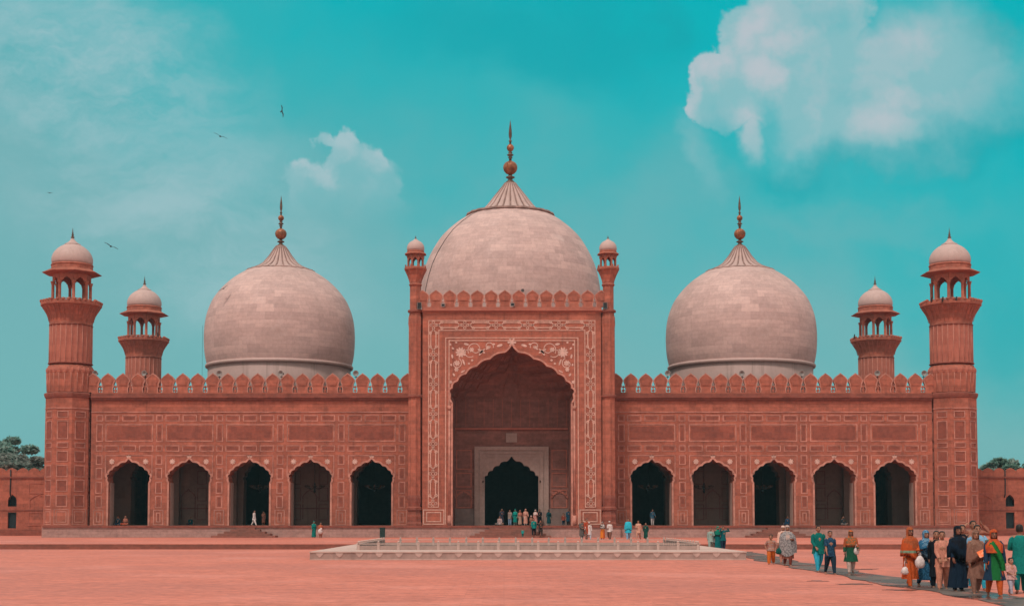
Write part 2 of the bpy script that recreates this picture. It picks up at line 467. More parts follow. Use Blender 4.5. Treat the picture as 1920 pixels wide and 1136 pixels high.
# hall behind the arches: front aisle, inner arcade, dark far wall, roof, side walls
YI = 136.5
kI = YI / F
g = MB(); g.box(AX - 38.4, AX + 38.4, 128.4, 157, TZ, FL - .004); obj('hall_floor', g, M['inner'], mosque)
for s in (-1, 1):
    T = lambda mb: mb.xform(lambda p: (AX + s * p[0], p[1], p[2]))
    def off(px): return (957.5 - px) * kI
    ops = [(off(299), off(244)), (off(520), off(455)), (off(745), off(668))]
    zt = FL + 7.9
    poly = [(8.5, FL), (8.5, zW(760)), (38.2, zW(760)), (38.2, FL)]
    for a, b in ops:
        c0 = (a + b) / 2; w = (b - a) / 2
        poly += [(c0 + w, FL)] + arch_full(c0, FL + 4.3, w, 2.2, 4, .14, .25, per=5) + [(c0 - w, FL)]
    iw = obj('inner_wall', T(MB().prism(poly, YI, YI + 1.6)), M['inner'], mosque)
    for b in (605, 377.5):
        cx = b * kI; il = MB()
        for q in (-1, 1):
            for (za, zb) in ((.5, 2.0), (2.3, 3.6), (3.9, 5.2), (5.5, 6.6)): il.frame(cx + q * 1.3 - .45, cx + q * 1.3 + .45, FL + za, FL + zb, .07, YI - .06, YI + .02)
        band(il, arch_full(cx, FL + 2.6, .62, .7, 3, .06, .12, per=4), 0, .09, YI - .06, YI + .02)
        il.box(cx - .70, cx - .62, YI - .06, YI + .02, FL + .6, FL + 2.6); il.box(cx + .62, cx + .70, YI - .06, YI + .02, FL + .6, FL + 2.6)
        il.box(cx - 2.4, cx + 2.4, YI - .1, YI + .02, FL + 1.55, FL + 1.66)
        obj('plaster_moulding', T(il), M['niche'], iw)
    # cross arches between the aisle bays
    for b in (661.7, 548.3, 434.6, 320):
        cx = b * kW
        pier = MB(); pier.box(cx - .35, cx + .35, YW + 1.8, YW + 2.5, FL, ZC0 - .8); pier.box(cx - .35, cx + .35, YI - .7, YI, FL, ZC0 - .8)
        pier.box(cx - .35, cx + .35, YW + 2.5, YI - .7, FL + 6.2, ZC0 - .8)
        obj('cross_pier', T(pier), M['inner'], mosque)
    e = MB(); e.box(38.2, 39.0, YW + .8, 156, TZ, ROOF - .3); obj('side_wall', T(e), M['sand'], mosque)
    # wall closing the wing aisle from the portal
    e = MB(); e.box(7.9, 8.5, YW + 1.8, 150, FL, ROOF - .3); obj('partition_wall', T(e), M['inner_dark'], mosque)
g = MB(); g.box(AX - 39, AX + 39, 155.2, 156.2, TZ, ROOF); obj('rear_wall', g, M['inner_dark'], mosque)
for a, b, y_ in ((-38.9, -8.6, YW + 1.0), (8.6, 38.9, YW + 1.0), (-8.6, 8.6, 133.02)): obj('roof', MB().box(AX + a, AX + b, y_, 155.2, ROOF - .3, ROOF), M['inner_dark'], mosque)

# plinth, cap moulding, staircases
YPL = 125.0
pl = MB()
xa, xb = P(78, 1000, YPL)[0], P(1838, 1000, YPL)[0]
pa, pb_ = P(757, 1000, YPL)[0], P(1163, 1000, YPL)[0]
zc = FL - .16
pl.box(xa, xb, YPL, 128.4, TZ - .1, zc); pl.box(pa, pb_, YPL - .35, YPL, TZ - .1, zc)
for sx in (xa, xb - 5.6): pl.box(sx, sx + 5.6, 128.4, 134, TZ - .1, zc)
plo = obj('plinth', pl, M['plinth'], mosque)
cp = MB(); cp.box(xa + .1, xb - .1, YPL - .10, 128.4, zc, FL); cp.box(pa - .05, pb_ + .05, YPL - .45, YPL - .10, zc, FL)
obj('plinth_moulding', cp, M['sand_dark'], plo)
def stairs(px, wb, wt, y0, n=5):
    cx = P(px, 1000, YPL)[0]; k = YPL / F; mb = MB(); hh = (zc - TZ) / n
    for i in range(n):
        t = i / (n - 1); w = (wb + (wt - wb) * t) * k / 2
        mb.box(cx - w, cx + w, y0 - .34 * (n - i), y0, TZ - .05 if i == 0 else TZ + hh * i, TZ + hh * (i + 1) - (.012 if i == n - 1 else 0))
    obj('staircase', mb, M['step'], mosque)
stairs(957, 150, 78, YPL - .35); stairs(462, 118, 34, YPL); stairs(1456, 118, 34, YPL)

# ------------------------------------------------------------------ portal
PXW = 169.5 * kP                         # half width between the turrets
zPT = zP(585)                            # top of the wall
pw = 111 * kP; paw = 115.5 * kP; pspr = zP(738); papx = zP(655)
A = arch_full(AX, pspr, paw, papx - pspr, 6, .15, .35, per=8, ogee=.92)
poly = [(AX - PXW + .06, FL), (AX - PXW + .06, zPT), (AX + PXW - .06, zPT), (AX + PXW - .06, FL), (AX + pw, FL), (AX + pw, pspr - .8), (AX + paw, pspr - .45)] + A + [(AX - paw, pspr - .45), (AX - pw, pspr - .8), (AX - pw, FL)]
portal = obj('portal', MB().prism(poly, YP, YP + 1.1), M['sand'], mosque)
sd = MB()
for s in (-1, 1): obj('portal_side_wall', MB().box(*(sorted((AX + s * (PXW + .35), AX + s * (PXW - 2.2)))), YP + 1.1, 133.0, FL, zPT), M['sand'], portal)
sd.box(AX - PXW - .3, AX + PXW + .3, YP + .3, 132.9, zPT, zPT + .2)
obj('portal_roof', sd, M['sand'], portal)
lines = MB(); y0, y1 = YP - .035, YP + .02
def px_(off): return AX + off * kP
# arch trim
tr = MB(); ln = [(AX + pw + .02, pspr - .8), (AX + paw, pspr - .43)] + A + [(AX - paw, pspr - .43), (AX - pw - .02, pspr - .8)]
band(tr, ln, 0, .16, YP - .07, YP + .03)
for s in (-1, 1):
    a, b = sorted((AX + s * pw, AX + s * (pw + .16))); tr.box(a, b, YP - .07, YP + .03, FL, pspr - .8)
    # slim engaged columns inside the jamb
    c = AX + s * (pw + .30)
    tr.tube([(c, YP - .02, FL), (c, YP - .02, FL + .9)], [.17, .15], 10); tr.tube([(c, YP - .02, FL + .9), (c, YP - .02, pspr - 1.5)], [.10, .10], 10)
    tr.tube([(c, YP - .02, pspr - 1.5), (c, YP - .02, pspr - 1.1)], [.10, .2], 10)
obj('arch_moulding', tr, M['edge'], portal)
for o0, yt in ((125.5, 632.5), (119.2, 637.5)):
    for s in (-1, 1):
        a, b = sorted((px_(s * o0), px_(s * (o0 - 1.8)))); lines.box(a, b, y0, y1, FL + .1, zP(yt))
    lines.box(px_(-o0 + 1.8), px_(o0 - 1.8), y0, y1, zP(yt + 1.8), zP(yt))
# chain border
bo, bi = 157.5, 138.5; yt, yi, yb = 600.3, 618.5, 951
for o0, a in ((bo, yt), (bi, yi)):
    for s in (-1, 1):
        p, q = sorted((px_(s * o0), px_(s * (o0 - 1.6)))); lines.box(p, q, y0, y1, zP(yb), zP(a))
    lines.box(px_(-o0 + 1.6), px_(o0 - 1.6), y0, y1, zP(a + 1.6), zP(a))
for s in (-1, 1):
    p, q = sorted((px_(s * (bo - 1.7)), px_(s * (bi + .1)))); lines.box(p, q, y0, y1, zP(yb), zP(yb - 1.6))
    for (d, l, r, t, bb) in ((0, 126.5, 166.5, 954.5, 983), (6, 126.5, 166.5, 954.5, 983)):
        p, q = sorted((px_(s * (l + d)), px_(s * (r - d)))); lines.frame(p, q, zP(bb - d * .8), zP(t + d * .8), .09, y0, y1)
LW2 = .10
def chain(c0, dirv, n, L, first=0):
    """quatrefoils and cartouches along a strip from c0; dirv = unit (x, z), n periods of length L"""
    ux, uz = dirv; vx, vz = -uz, ux
    def T(a, b): return (c0[0] + ux * a + vx * b, c0[1] + uz * a + vz * b)
    def poly(pts, closed=False): lines.line([T(*p) for p in pts], LW2, y0 - .004, y1, closed)
    def ring(a, b, r): lines.line([T(a + r * cos(2 * PI * k / 8), b + r * sin(2 * PI * k / 8)) for k in range(8)], LW2 * .8, y0 - .002, y1, True)
    for i in range(n + 1):
        a = i * L
        for q in (-1, 1) if i >= first else (): ring(a, q * .24, .12); ring(a + q * .22, 0, .10)
        if i == n: break
        m = a + L / 2; hl = L * .23; wv = .27
        for q in (-1, 1):
            poly([(a + .28, q * .10), (m - hl - .26, -q * .04), (m - hl, -q * (wv + .04))]); poly([(a + L - .28, q * .10), (m + hl + .26, -q * .04), (m + hl, -q * (wv + .04))])
            poly([(m - hl, q * (wv - .04)), (m + hl, q * (wv - .04))])
            ring(m - hl, q * wv, .11); ring(m + hl, q * wv, .11)
cz = (zP(yt) + zP(yi)) / 2
cxo = (bo + bi) / 2 * kP
Lh = 2 * cxo / 5; nv = 6; Lv = (cz - zP(yb) - .35) / nv
chain((AX - cxo, cz), (1, 0), 5, Lh)
for s in (-1, 1): chain((AX + s * cxo, cz), (0, -1), nv, Lv, 1)
obj('border_inlay', lines, M['border'], portal)
# spandrel flowers and vines
sp = MB()
def Q(zx, zy): return (zx / 4.057 + 740 - 960.2, zy / 4.057 + 520)
def SP(zx, zy, s): o, y = Q(zx, zy); return (AX + s * -o * kP, zP(y))
def spiral(c, r, t0, turns, s, w=.075):
    pts = []
    for i in range(22):
        t = i / 21; a = t0 + turns * 2 * PI * t; rr = r * (1 - .8 * t)
        pts.append(SP(c[0] + rr * cos(a), c[1] + rr * sin(a), s))
    sp.line(pts, w, YP - .02, YP + .02)
def leaf(c, l, w, a, s):
    pts = [SP(c[0] + l * math.copysign(1, t) * t * t * 0 + l * cos(th) * cos(a) - w * sin(th) * sin(a), c[1] + l * cos(th) * sin(a) + w * sin(th) * cos(a), s) for th in [2 * PI * k / 8 for k in range(8)] for t in (1,)]
    sp.prism(pts, YP - .034, YP + .02)
for s in (-1, 1):
    sp = MB()
    def fl(zx, zy, r, n=8): x, z = SP(zx, zy, s); flower(sp, x, z, r / 4.057 * kP, YP, n, .6)
    fl(503, 570, 42, 10); fl(475, 652, 24, 7); fl(584, 550, 20, 6); fl(470, 700, 18, 6); fl(712, 532, 15, 6); fl(425, 795, 14, 5)
    spiral((612, 548), 58, 2.6, 1.2, s); spiral((718, 525), 36, .3, -1.1, s); spiral((470, 655), 44, -1.2, 1.1, s); spiral((560, 560), 55, .8, .5, s)
    for c, l, w, a in (((545, 508), 20, 9, .2), ((800, 518), 24, 10, -.3), ((660, 560), 34, 9, .5), ((665, 562), 30, 8, -.7), ((655, 575), 24, 8, 2.2), ((438, 600), 17, 8, 1.4), ((443, 540), 12, 7, .6),
                       ((525, 645), 26, 7, 1.2), ((565, 655), 9, 8, 0), ((520, 715), 20, 6, -.5), ((450, 740), 13, 8, 1.), ((590, 630), 10, 8, 0), ((422, 510), 9, 9, 0), ((468, 495), 9, 8, 0), ((756, 508), 10, 7, 0), ((430, 665), 10, 7, 1.2), ((700, 545), 8, 6, 0)):
        leaf(c, l, w, a, s)
    obj('spandrel_inlay', sp, M['flower'], portal)
sp = MB(); flower(sp, AX, zP(642), .42, YP - .004, 6, .35); obj('star_inlay', sp, M['flower'], portal)
# portal cornice and parapet
c = MB(); 
for a, b, d in ((585, 583, .10), (583, 580, .24), (580, 577.2, .14)): c.box(AX - PXW, AX + PXW, YP - d, YP + .6, zP(a), zP(b))
c.box(AX - PXW, AX + PXW, YP - .05, YP + .3, zP(577.2), zP(575.5))
obj('cornice', c, M['trim'], portal)
for k in range(-7, 7):
    cx = AX + (k + .5) * 26.05 * kP
    obj('merlon', merlon(cx, zP(575.5), 26.05 * kP, zP(543.5) - zP(575.5), YP + .02, YP + .3, 1.12), [M['sand'], M['edge']], portal)
# iwan: back wall with marble doorway, half dome over it
YN = 132.0; kN = YN / F
zn = lambda py: Z(py, YN)
dcx = AX; dw = 53.5 * kN; dspr = zn(906); dapx = zn(859)
zv = zP(742)
D = arch_full(dcx, dspr, dw, dapx - dspr, 5, .16, .22, per=8)
NW = pw + .9
poly = [(AX - NW, FL), (AX - NW, zv + 8.5), (AX + NW, zv + 8.5), (AX + NW, FL), (dcx + dw * .955, FL), (dcx + dw * .955, dspr - .3)] + D + [(dcx - dw * .955, dspr - .3), (dcx - dw * .955, FL)]
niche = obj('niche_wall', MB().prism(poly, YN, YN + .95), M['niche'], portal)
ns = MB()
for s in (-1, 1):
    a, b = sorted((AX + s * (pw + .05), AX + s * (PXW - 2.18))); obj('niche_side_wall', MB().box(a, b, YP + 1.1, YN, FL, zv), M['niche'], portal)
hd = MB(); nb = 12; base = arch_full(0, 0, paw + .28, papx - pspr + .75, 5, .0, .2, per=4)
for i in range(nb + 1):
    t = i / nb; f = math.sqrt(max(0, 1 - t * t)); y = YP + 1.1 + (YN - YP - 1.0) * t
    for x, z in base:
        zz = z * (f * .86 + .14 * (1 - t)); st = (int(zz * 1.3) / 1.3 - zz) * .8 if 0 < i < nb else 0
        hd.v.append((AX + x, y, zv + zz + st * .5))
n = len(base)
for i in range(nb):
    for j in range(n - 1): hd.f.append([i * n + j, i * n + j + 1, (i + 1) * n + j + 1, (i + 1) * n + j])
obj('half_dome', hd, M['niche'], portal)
dm = MB()
x0, x1 = AX - 69.5 * kN, AX + 69.5 * kN; zt = zn(837)
poly = [(x0, FL), (x0, zt), (x1, zt), (x1, FL), (dcx + dw * .955, FL), (dcx + dw * .955, dspr - .3)] + D + [(dcx - dw * .955, dspr - .3), (dcx - dw * .955, FL)]
dm.prism(poly, YN - .12, YN - .002)
door = obj('marble_doorway', dm, M['door_marble'], portal)
fr = MB()
for d, w, y in ((0, .35, .24), (.5, .16, .2), (.85, .10, .17)):
    zb = FL + .0; fr.box(x0 + d, x1 - d, YN - y, YN - .1, zt - d - w, zt - d)
    fr.box(x0 + d, x0 + d + w, YN - y, YN - .1, zb, zt - d - w); fr.box(x1 - d - w, x1 - d, YN - y, YN - .1, zb, zt - d - w)
obj('door_frame_moulding', fr, M['door_marble'], door)
t = MB(); t.box(AX - 10.3 * kN, AX + 10.3 * kN, YN - .08, YN + .02, zn(829), zn(812)); t.frame(AX - 10.3 * kN, AX + 10.3 * kN, zn(829), zn(812), .1, YN - .12, YN - .07)
obj('marble_tablet', t, M['door_marble'], niche)
il = MB(); il.box(AX - pw, AX + pw, YN - .22, YN + .02, zn(805.5), zn(802))
da = MB()
for s in (-1, 1):
    a, b = sorted((AX + s * 70.5 * kN, AX + s * (pw - .0))); obj('stone_dado', MB().box(a, b, YN - .10, YN + .02, FL, zn(953)), M['dado'], niche)
    for off0, off1, p0, p1 in ((75, 104, 843, 880), (75, 104, 886, 913), (75, 104, 918, 952)):
        a, b = sorted((AX + s * off0 * kN, AX + s * off1 * kN)); il.frame(a, b, zn(p1), zn(p0), .09, YN - .05, YN + .02)
    c = AX + s * 89.5 * kN; band(il, arch_full(c, zn(933), .62, .5, 3, .08, .14, per=5), 0, .16, YN - .07, YN + .02)
    for q in (-1, 1): il.box(c + q * .68 - .06, c + q * .68 + .06, YN - .07, YN + .02, zn(952), zn(933))
for k in range(-6, 7): il.box(AX + k * .85 - .02, AX + k * .85 + .02, YN - .04, YN + .02, zn(800), zn(748))
obj('wall_moulding', il, M['trim'], niche)

# ------------------------------------------------------------------ slim portal turrets
def flute(n_, d): return lambda k, i: 1 - (d if k % 2 else 0)
def turret(s):
    YQ = 126.25; k = YQ / F; cx = AX + s * 182 * k; z = lambda py: Z(py, YQ)
    C = (cx, YQ)
    sh = MB().lathe([(12.5 * k, z(742)), (12.5 * k, z(614)), (13.4 * k, z(608)), (13.0 * k, z(596)), (11.6 * k, z(590)), (11.2 * k, z(586))], 16, C, PI / 16, flute(16, .13))
    sh.lathe([(10.6 * k, z(583)), (10.6 * k, z(534))], 16, C, PI / 16, flute(16, .11))
    sh.lathe([(12.8 * k, z(930)), (12.4 * k, z(760)), (12.4 * k, z(744))], 16, C, PI / 16, flute(16, .15))
    t = obj('turret', sh, M['sand'], portal, (cx, YQ, FL))
    b = MB().lathe([(15.4 * k, FL), (15.4 * k, z(981)), (14 * k, z(978)), (14.4 * k, z(968)), (12.6 * k, z(957)), (15 * k, z(956)), (15 * k, z(951)), (12 * k, z(949)), (13.6 * k, z(940)), (14.2 * k, z(934)), (12.8 * k, z(928))], 16, C, PI / 16, flute(16, .10))
    obj('pedestal', b, M['sand_dark'], t)
    for a in (743, 584):
        obj('ring_moulding', MB().lathe([(11 * k, z(a + 3)), (14.2 * k, z(a + 2)), (14.6 * k, z(a)), (14.2 * k, z(a - 2)), (11 * k, z(a - 3.4))], 16, C, PI / 16), M['sand_dark'], t)
    cap = MB().lathe([(11 * k, z(537)), (12.6 * k, z(534.5)), (11 * k, z(532)), (12.6 * k, z(526)), (16 * k, z(517)), (20 * k, z(509)), (20.8 * k, z(507))], 16, C, PI / 16, lambda q, i: 1 - (.12 if q % 2 and 2 < i < 6 else 0))
    obj('capital', cap, M['sand'], t)
    gl = MB().lathe([(21 * k, z(507)), (21.4 * k, z(504.5)), (20.6 * k, z(502)), (17 * k, z(501.8)), (17 * k, z(504))], 16, C, PI / 16)
    for q in range(8):
        a = PI / 8 + q * PI / 4; r = 19.6 * k
        gl.box(cx + r * cos(a) - .06, cx + r * cos(a) + .06, YQ + r * sin(a) - .06, YQ + r * sin(a) + .06, z(502.5), z(498))
    obj('gallery', gl, M['sand'], t)
    for q in range(8):
        a = PI / 8 + q * PI / 4; r = 14.6 * k; p = (cx + r * cos(a), YQ + r * sin(a))
        obj('column', MB().tube([(p[0], p[1], z(503)), (p[0], p[1], z(499)), (p[0], p[1], z(486)), (p[0], p[1], z(481))], [.14, .085, .085, .16], 8), M['sand'], t)
    kiosk_arches(t, cx, YQ, 14.6 * k, z(492), z(479))
    obj('eave', MB().lathe([(13 * k, z(480.5)), (15.5 * k, z(479.5)), (21.5 * k, z(478)), (21.5 * k, z(477.2)), (16.8 * k, z(474)), (13 * k, z(474))], 8, C, PI / 8), M['sand'], t)
    obj('drum', MB().lathe([(16 * k, z(476)), (16.6 * k, z(472.5)), (15.8 * k, z(471))], 16, C), M['sand'], t)
    obj('dome', MB().lathe([(15.4 * k, z(471.5)), (16.6 * k, z(468)), (16.6 * k, z(464.5)), (15.2 * k, z(459.5)), (12 * k, z(455.2)), (8 * k, z(452.6)), (5.6 * k, z(451.6)), (3.4 * k, z(449.6)), (1.4 * k, z(448)), (0, z(447.6))], 20, C, 0, None, True, .8), M['marble_plain'], t)
    obj('finial', MB().lathe([(1.2 * k, z(448)), (2 * k, z(447)), (.7 * k, z(446)), (1.2 * k, z(445)), (.5 * k, z(444)), (0, z(441))], 8, C), M['bronze'], t)
def kiosk_arches(par, cx, cy, r, zs, zt, inset=.5):
    mb = MB()
    for q in range(8):
        a0 = PI / 8 + q * PI / 4; a1 = a0 + PI / 4
        p0 = Vector((cx + r * cos(a0), cy + r * sin(a0), 0)); p1 = Vector((cx + r * cos(a1), cy + r * sin(a1), 0))
        L = (p1 - p0).length; u = (p1 - p0) / L; nn = Vector((u.y, -u.x, 0)); w = L / 2 * .80
        arch = arch_full(L / 2, zs, w, (zt - zs) * .62, 3, .03, .06, per=4)
        poly = [(0, zs), (0, zt), (L, zt), (L, zs)] + arch
        b = len(mb.v); th = .12; n_ = len(poly)
        for sgn in (-th / 2, th / 2):
            for x, z in poly: q_ = p0 + u * x + nn * sgn; mb.v.append((q_.x, q_.y, z))
        mb.f.append([b + i for i in range(n_)]); mb.f.append([b + n_ + i for i in reversed(range(n_))])
        for i in range(n_): j = (i + 1) % n_; mb.f.append([b + i, b + j, b + n_ + j, b + n_ + i])
    return obj('kiosk_arcade', mb, M['sand'], par)
turret(-1); turret(1)

# ------------------------------------------------------------------ corner minarets
def minaret():
    k = YT / F * .985; cx, cy = AX - 40.5, YT; C = (cx, cy); z = lambda py: Z(py, YT)
    R0 = 2.14; S = R0 / 45.6                      # silhouettes in px -> circumradius
    r = lambda hwpx: hwpx * S
    body = MB().lathe([(2.28, TZ + .02), (2.28, FL - .2), (2.36, FL - .2), (2.36, FL - .02), (2.17, FL - .02), (R0, z(930)), (R0 - .02, z(748))], 8, C, PI / 8)
    body.lathe([(2.02, z(737)), (2.10, z(700)), (2.05, z(693)), (1.95, z(687))], 48, C, PI / 48, lambda q, i: 1 - (.03 if q % 2 else 0))
    il, pn = MB(), MB(); ap = R0 * cos(PI / 8); hwid = R0 * sin(PI / 8)
    def on_face(q, mb):
        a = -PI / 2 + q * PI / 4; ca, sa = cos(a), sin(a)
        return mb.xform(lambda p: (cx + ca * p[1] - sa * p[0], cy + sa * p[1] + ca * p[0], p[2]))
    for q in (-2, -1, 0, 1, 2):
        a, b = MB(), MB()
        for p0, p1 in ((773, 785), (791, 825), (831, 841), (847, 867), (873, 895), (900, 922), (928, 950)):
            a.frame(-hwid * .62, hwid * .62, z(p1), z(p0), .07, ap - .02, ap + .035)
            b.box(-hwid * .62 + .13, hwid * .62 - .13, ap - .02, ap + .015, z(p1) + .12, z(p0) - .12)
        for d_ in (0, .2): a.frame(-hwid * .82 + d_, hwid * .82 - d_, z(983) + d_, z(954) - d_, .07, ap - .02, ap + .035)
        b.box(-hwid * .82 + .36, hwid * .82 - .36, ap - .02, ap + .015, z(983) + .36, z(954) - .36)
        a.box(-hwid, hwid, ap - .02, ap + .04, z(768.4), z(767))
        for src, dst in ((a, il), (b, pn)): on_face(q, src); dst.add(src.v, src.f)
    body.merge(pn, 1)
    t = obj('minaret', body, [M['sand'], M['sand_panel']], mosque, (cx, cy, TZ))
    obj('marble_inlay', il, M['inlay'], t)
    rg = lambda a, w, hh: obj('ring_moulding', MB().lathe([(w - .14, z(a + hh + 1)), (w, z(a + hh)), (w + .05, z(a)), (w, z(a - hh)), (w - .14, z(a - hh - 1))], 32, C, PI / 32), M['sand_dark'], t)
    obj('octagonal_cornice', MB().lathe([(R0, z(748.5)), (R0 + .06, z(747)), (R0 + .12, z(743)), (R0 + .14, z(740)), (R0, z(738)), (1.9, z(737.5))], 8, C, PI / 8), M['sand_dark'], t)
    rg(683, 1.965, 1.2); rg(611.5, 1.92, .9)
    obj('fluted_shaft', MB().lathe([(1.90, z(683)), (1.90, z(611))], 48, C, PI / 48, lambda q, i: 1 - (.035 if q % 2 else 0)), M['trim'], t)
    pet = MB().lathe([(2.02, z(703)), (2.14, z(700)), (2.17, z(696)), (2.10, z(692)), (1.96, z(690))], 96, C, 0, lambda q, i: 1 - .05 * abs(cos(q * PI / 4)) * (1 if 0 < i < 4 else 0))
    obj('petal_band', pet, M['trim'], t)
    gal = MB().lathe([(1.92, z(611)), (1.94, z(606)), (2.0, z(600)), (2.14, z(592)), (2.36, z(584)), (2.62, z(577)), (2.72, z(575.5)), (2.74, z(572))], 16, C, PI / 16, lambda q, i: 1 - (.03 if q % 2 and 0 < i < 6 else 0))
    gal.lathe([(2.74, z(572)), (2.74, z(568)), (2.6, z(568)), (2.6, z(571.5)), (1.0, z(571.5))], 8, C, PI / 8)
    for q in range(8):
        a0 = PI / 8 + q * PI / 4; a1 = a0 + PI / 4
        for t_ in (.0, .25, .5, .75):
            x = cx + 2.66 * ((1 - t_) * cos(a0) + t_ * cos(a1)); y = cy + 2.66 * ((1 - t_) * sin(a0) + t_ * sin(a1))
            gal.ball((x, y, z(567.4)), (.17, .17, .16), 6, 4)
    obj('gallery', gal, M['sand'], t)
    rib = MB()
    for q in range(32):
        a = 2 * PI * q / 32
        rib.tube([(cx + rr * cos(a), cy + rr * sin(a), z(yy)) for rr, yy in ((1.98, 604), (2.04, 598), (2.16, 591), (2.38, 583.4), (2.58, 578))], [.02, .025, .03, .035, .02], 5)
    obj('petal_relief', rib, M['trim'], t)
    fl = MB()
    for q in range(24):
        a = PI / 48 * 1 + 2 * PI * q / 24
        for (r0, za, r1, zb_) in ((1.905, 683, 1.905, 612), (2.03, 736, 2.105, 702)):
            fl.tube([(cx + r0 * cos(a), cy + r0 * sin(a), z(za)), (cx + r1 * cos(a), cy + r1 * sin(a), z(zb_))], [.028, .028], 4)
    obj('pale_fillet', fl, M['edge'], t)
    for q in range(8):
        a = PI / 8 + q * PI / 4; rr = 1.66; p = (cx + rr * cos(a), cy + rr * sin(a))
        obj('column', MB().tube([(p[0], p[1], z(yy)) for yy in (572, 566, 564, 537, 533, 530)], [.24, .22, .15, .14, .2, .24], 10), M['sand'], t)
    kiosk_arches(t, cx, cy, 1.66, z(535), z(516))
    rl = MB()
    for q in range(8):
        a0 = PI / 8 + q * PI / 4; a1 = a0 + PI / 4
        rl.tube([(cx + 1.66 * cos(a), cy + 1.66 * sin(a), z(563)) for a in (a0, a1)], [.05, .05], 5)
    obj('railing', rl, M['inlay'], t)
    obj('eave', MB().lathe([(1.5, z(517)), (1.85, z(516.5)), (2.64, z(514.5)), (2.66, z(513.6)), (2.2, z(509.2)), (1.9, z(506)), (1.5, z(506))], 8, C, PI / 8), M['sand'], t)
    obj('drum', MB().lathe([(1.86, z(507)), (1.86, z(500)), (1.92, z(499)), (1.86, z(496.5)), (1.5, z(496))], 16, C, PI / 16), M['sand'], t)
    d = [(1.78, z(497)), (1.84, z(493)), (1.86, z(489)), (1.83, z(484)), (1.74, z(478.5)), (1.58, z(473)), (1.36, z(468)), (1.08, z(463.5)), (.78, z(460.2)), (.66, z(459.4))]
    dm = obj('dome', MB().lathe(d, 32, C, 0, None, True, 1.0), M['marble_plain'], t)
    obj('lotus_cap', MB().lathe([(.74, z(459.6)), (.76, z(458.6)), (.60, z(457)), (.40, z(454.4)), (.24, z(451)), (.14, z(448)), (.1, z(446.5))], 16, C, 0, flute(16, .06)), M['marble_plain'], t)
    obj('finial', MB().lathe([(.09, z(447)), (.17, z(446)), (.17, z(444.5)), (.07, z(443)), (.13, z(441)), (.06, z(439)), (.09, z(437.5)), (.05, z(436)), (.035, z(432)), (0, z(426))], 8, C), M['bronze'], t)
    return t
mn = minaret()
for i, (x, y) in enumerate(((40.4, YT), (-40.32, YR), (40.2, YR))):
    c = copy_tree(mn, mosque); c.location = (x, y - 125.0, 0)
    c.location.z = 0 if i == 0 else -.06

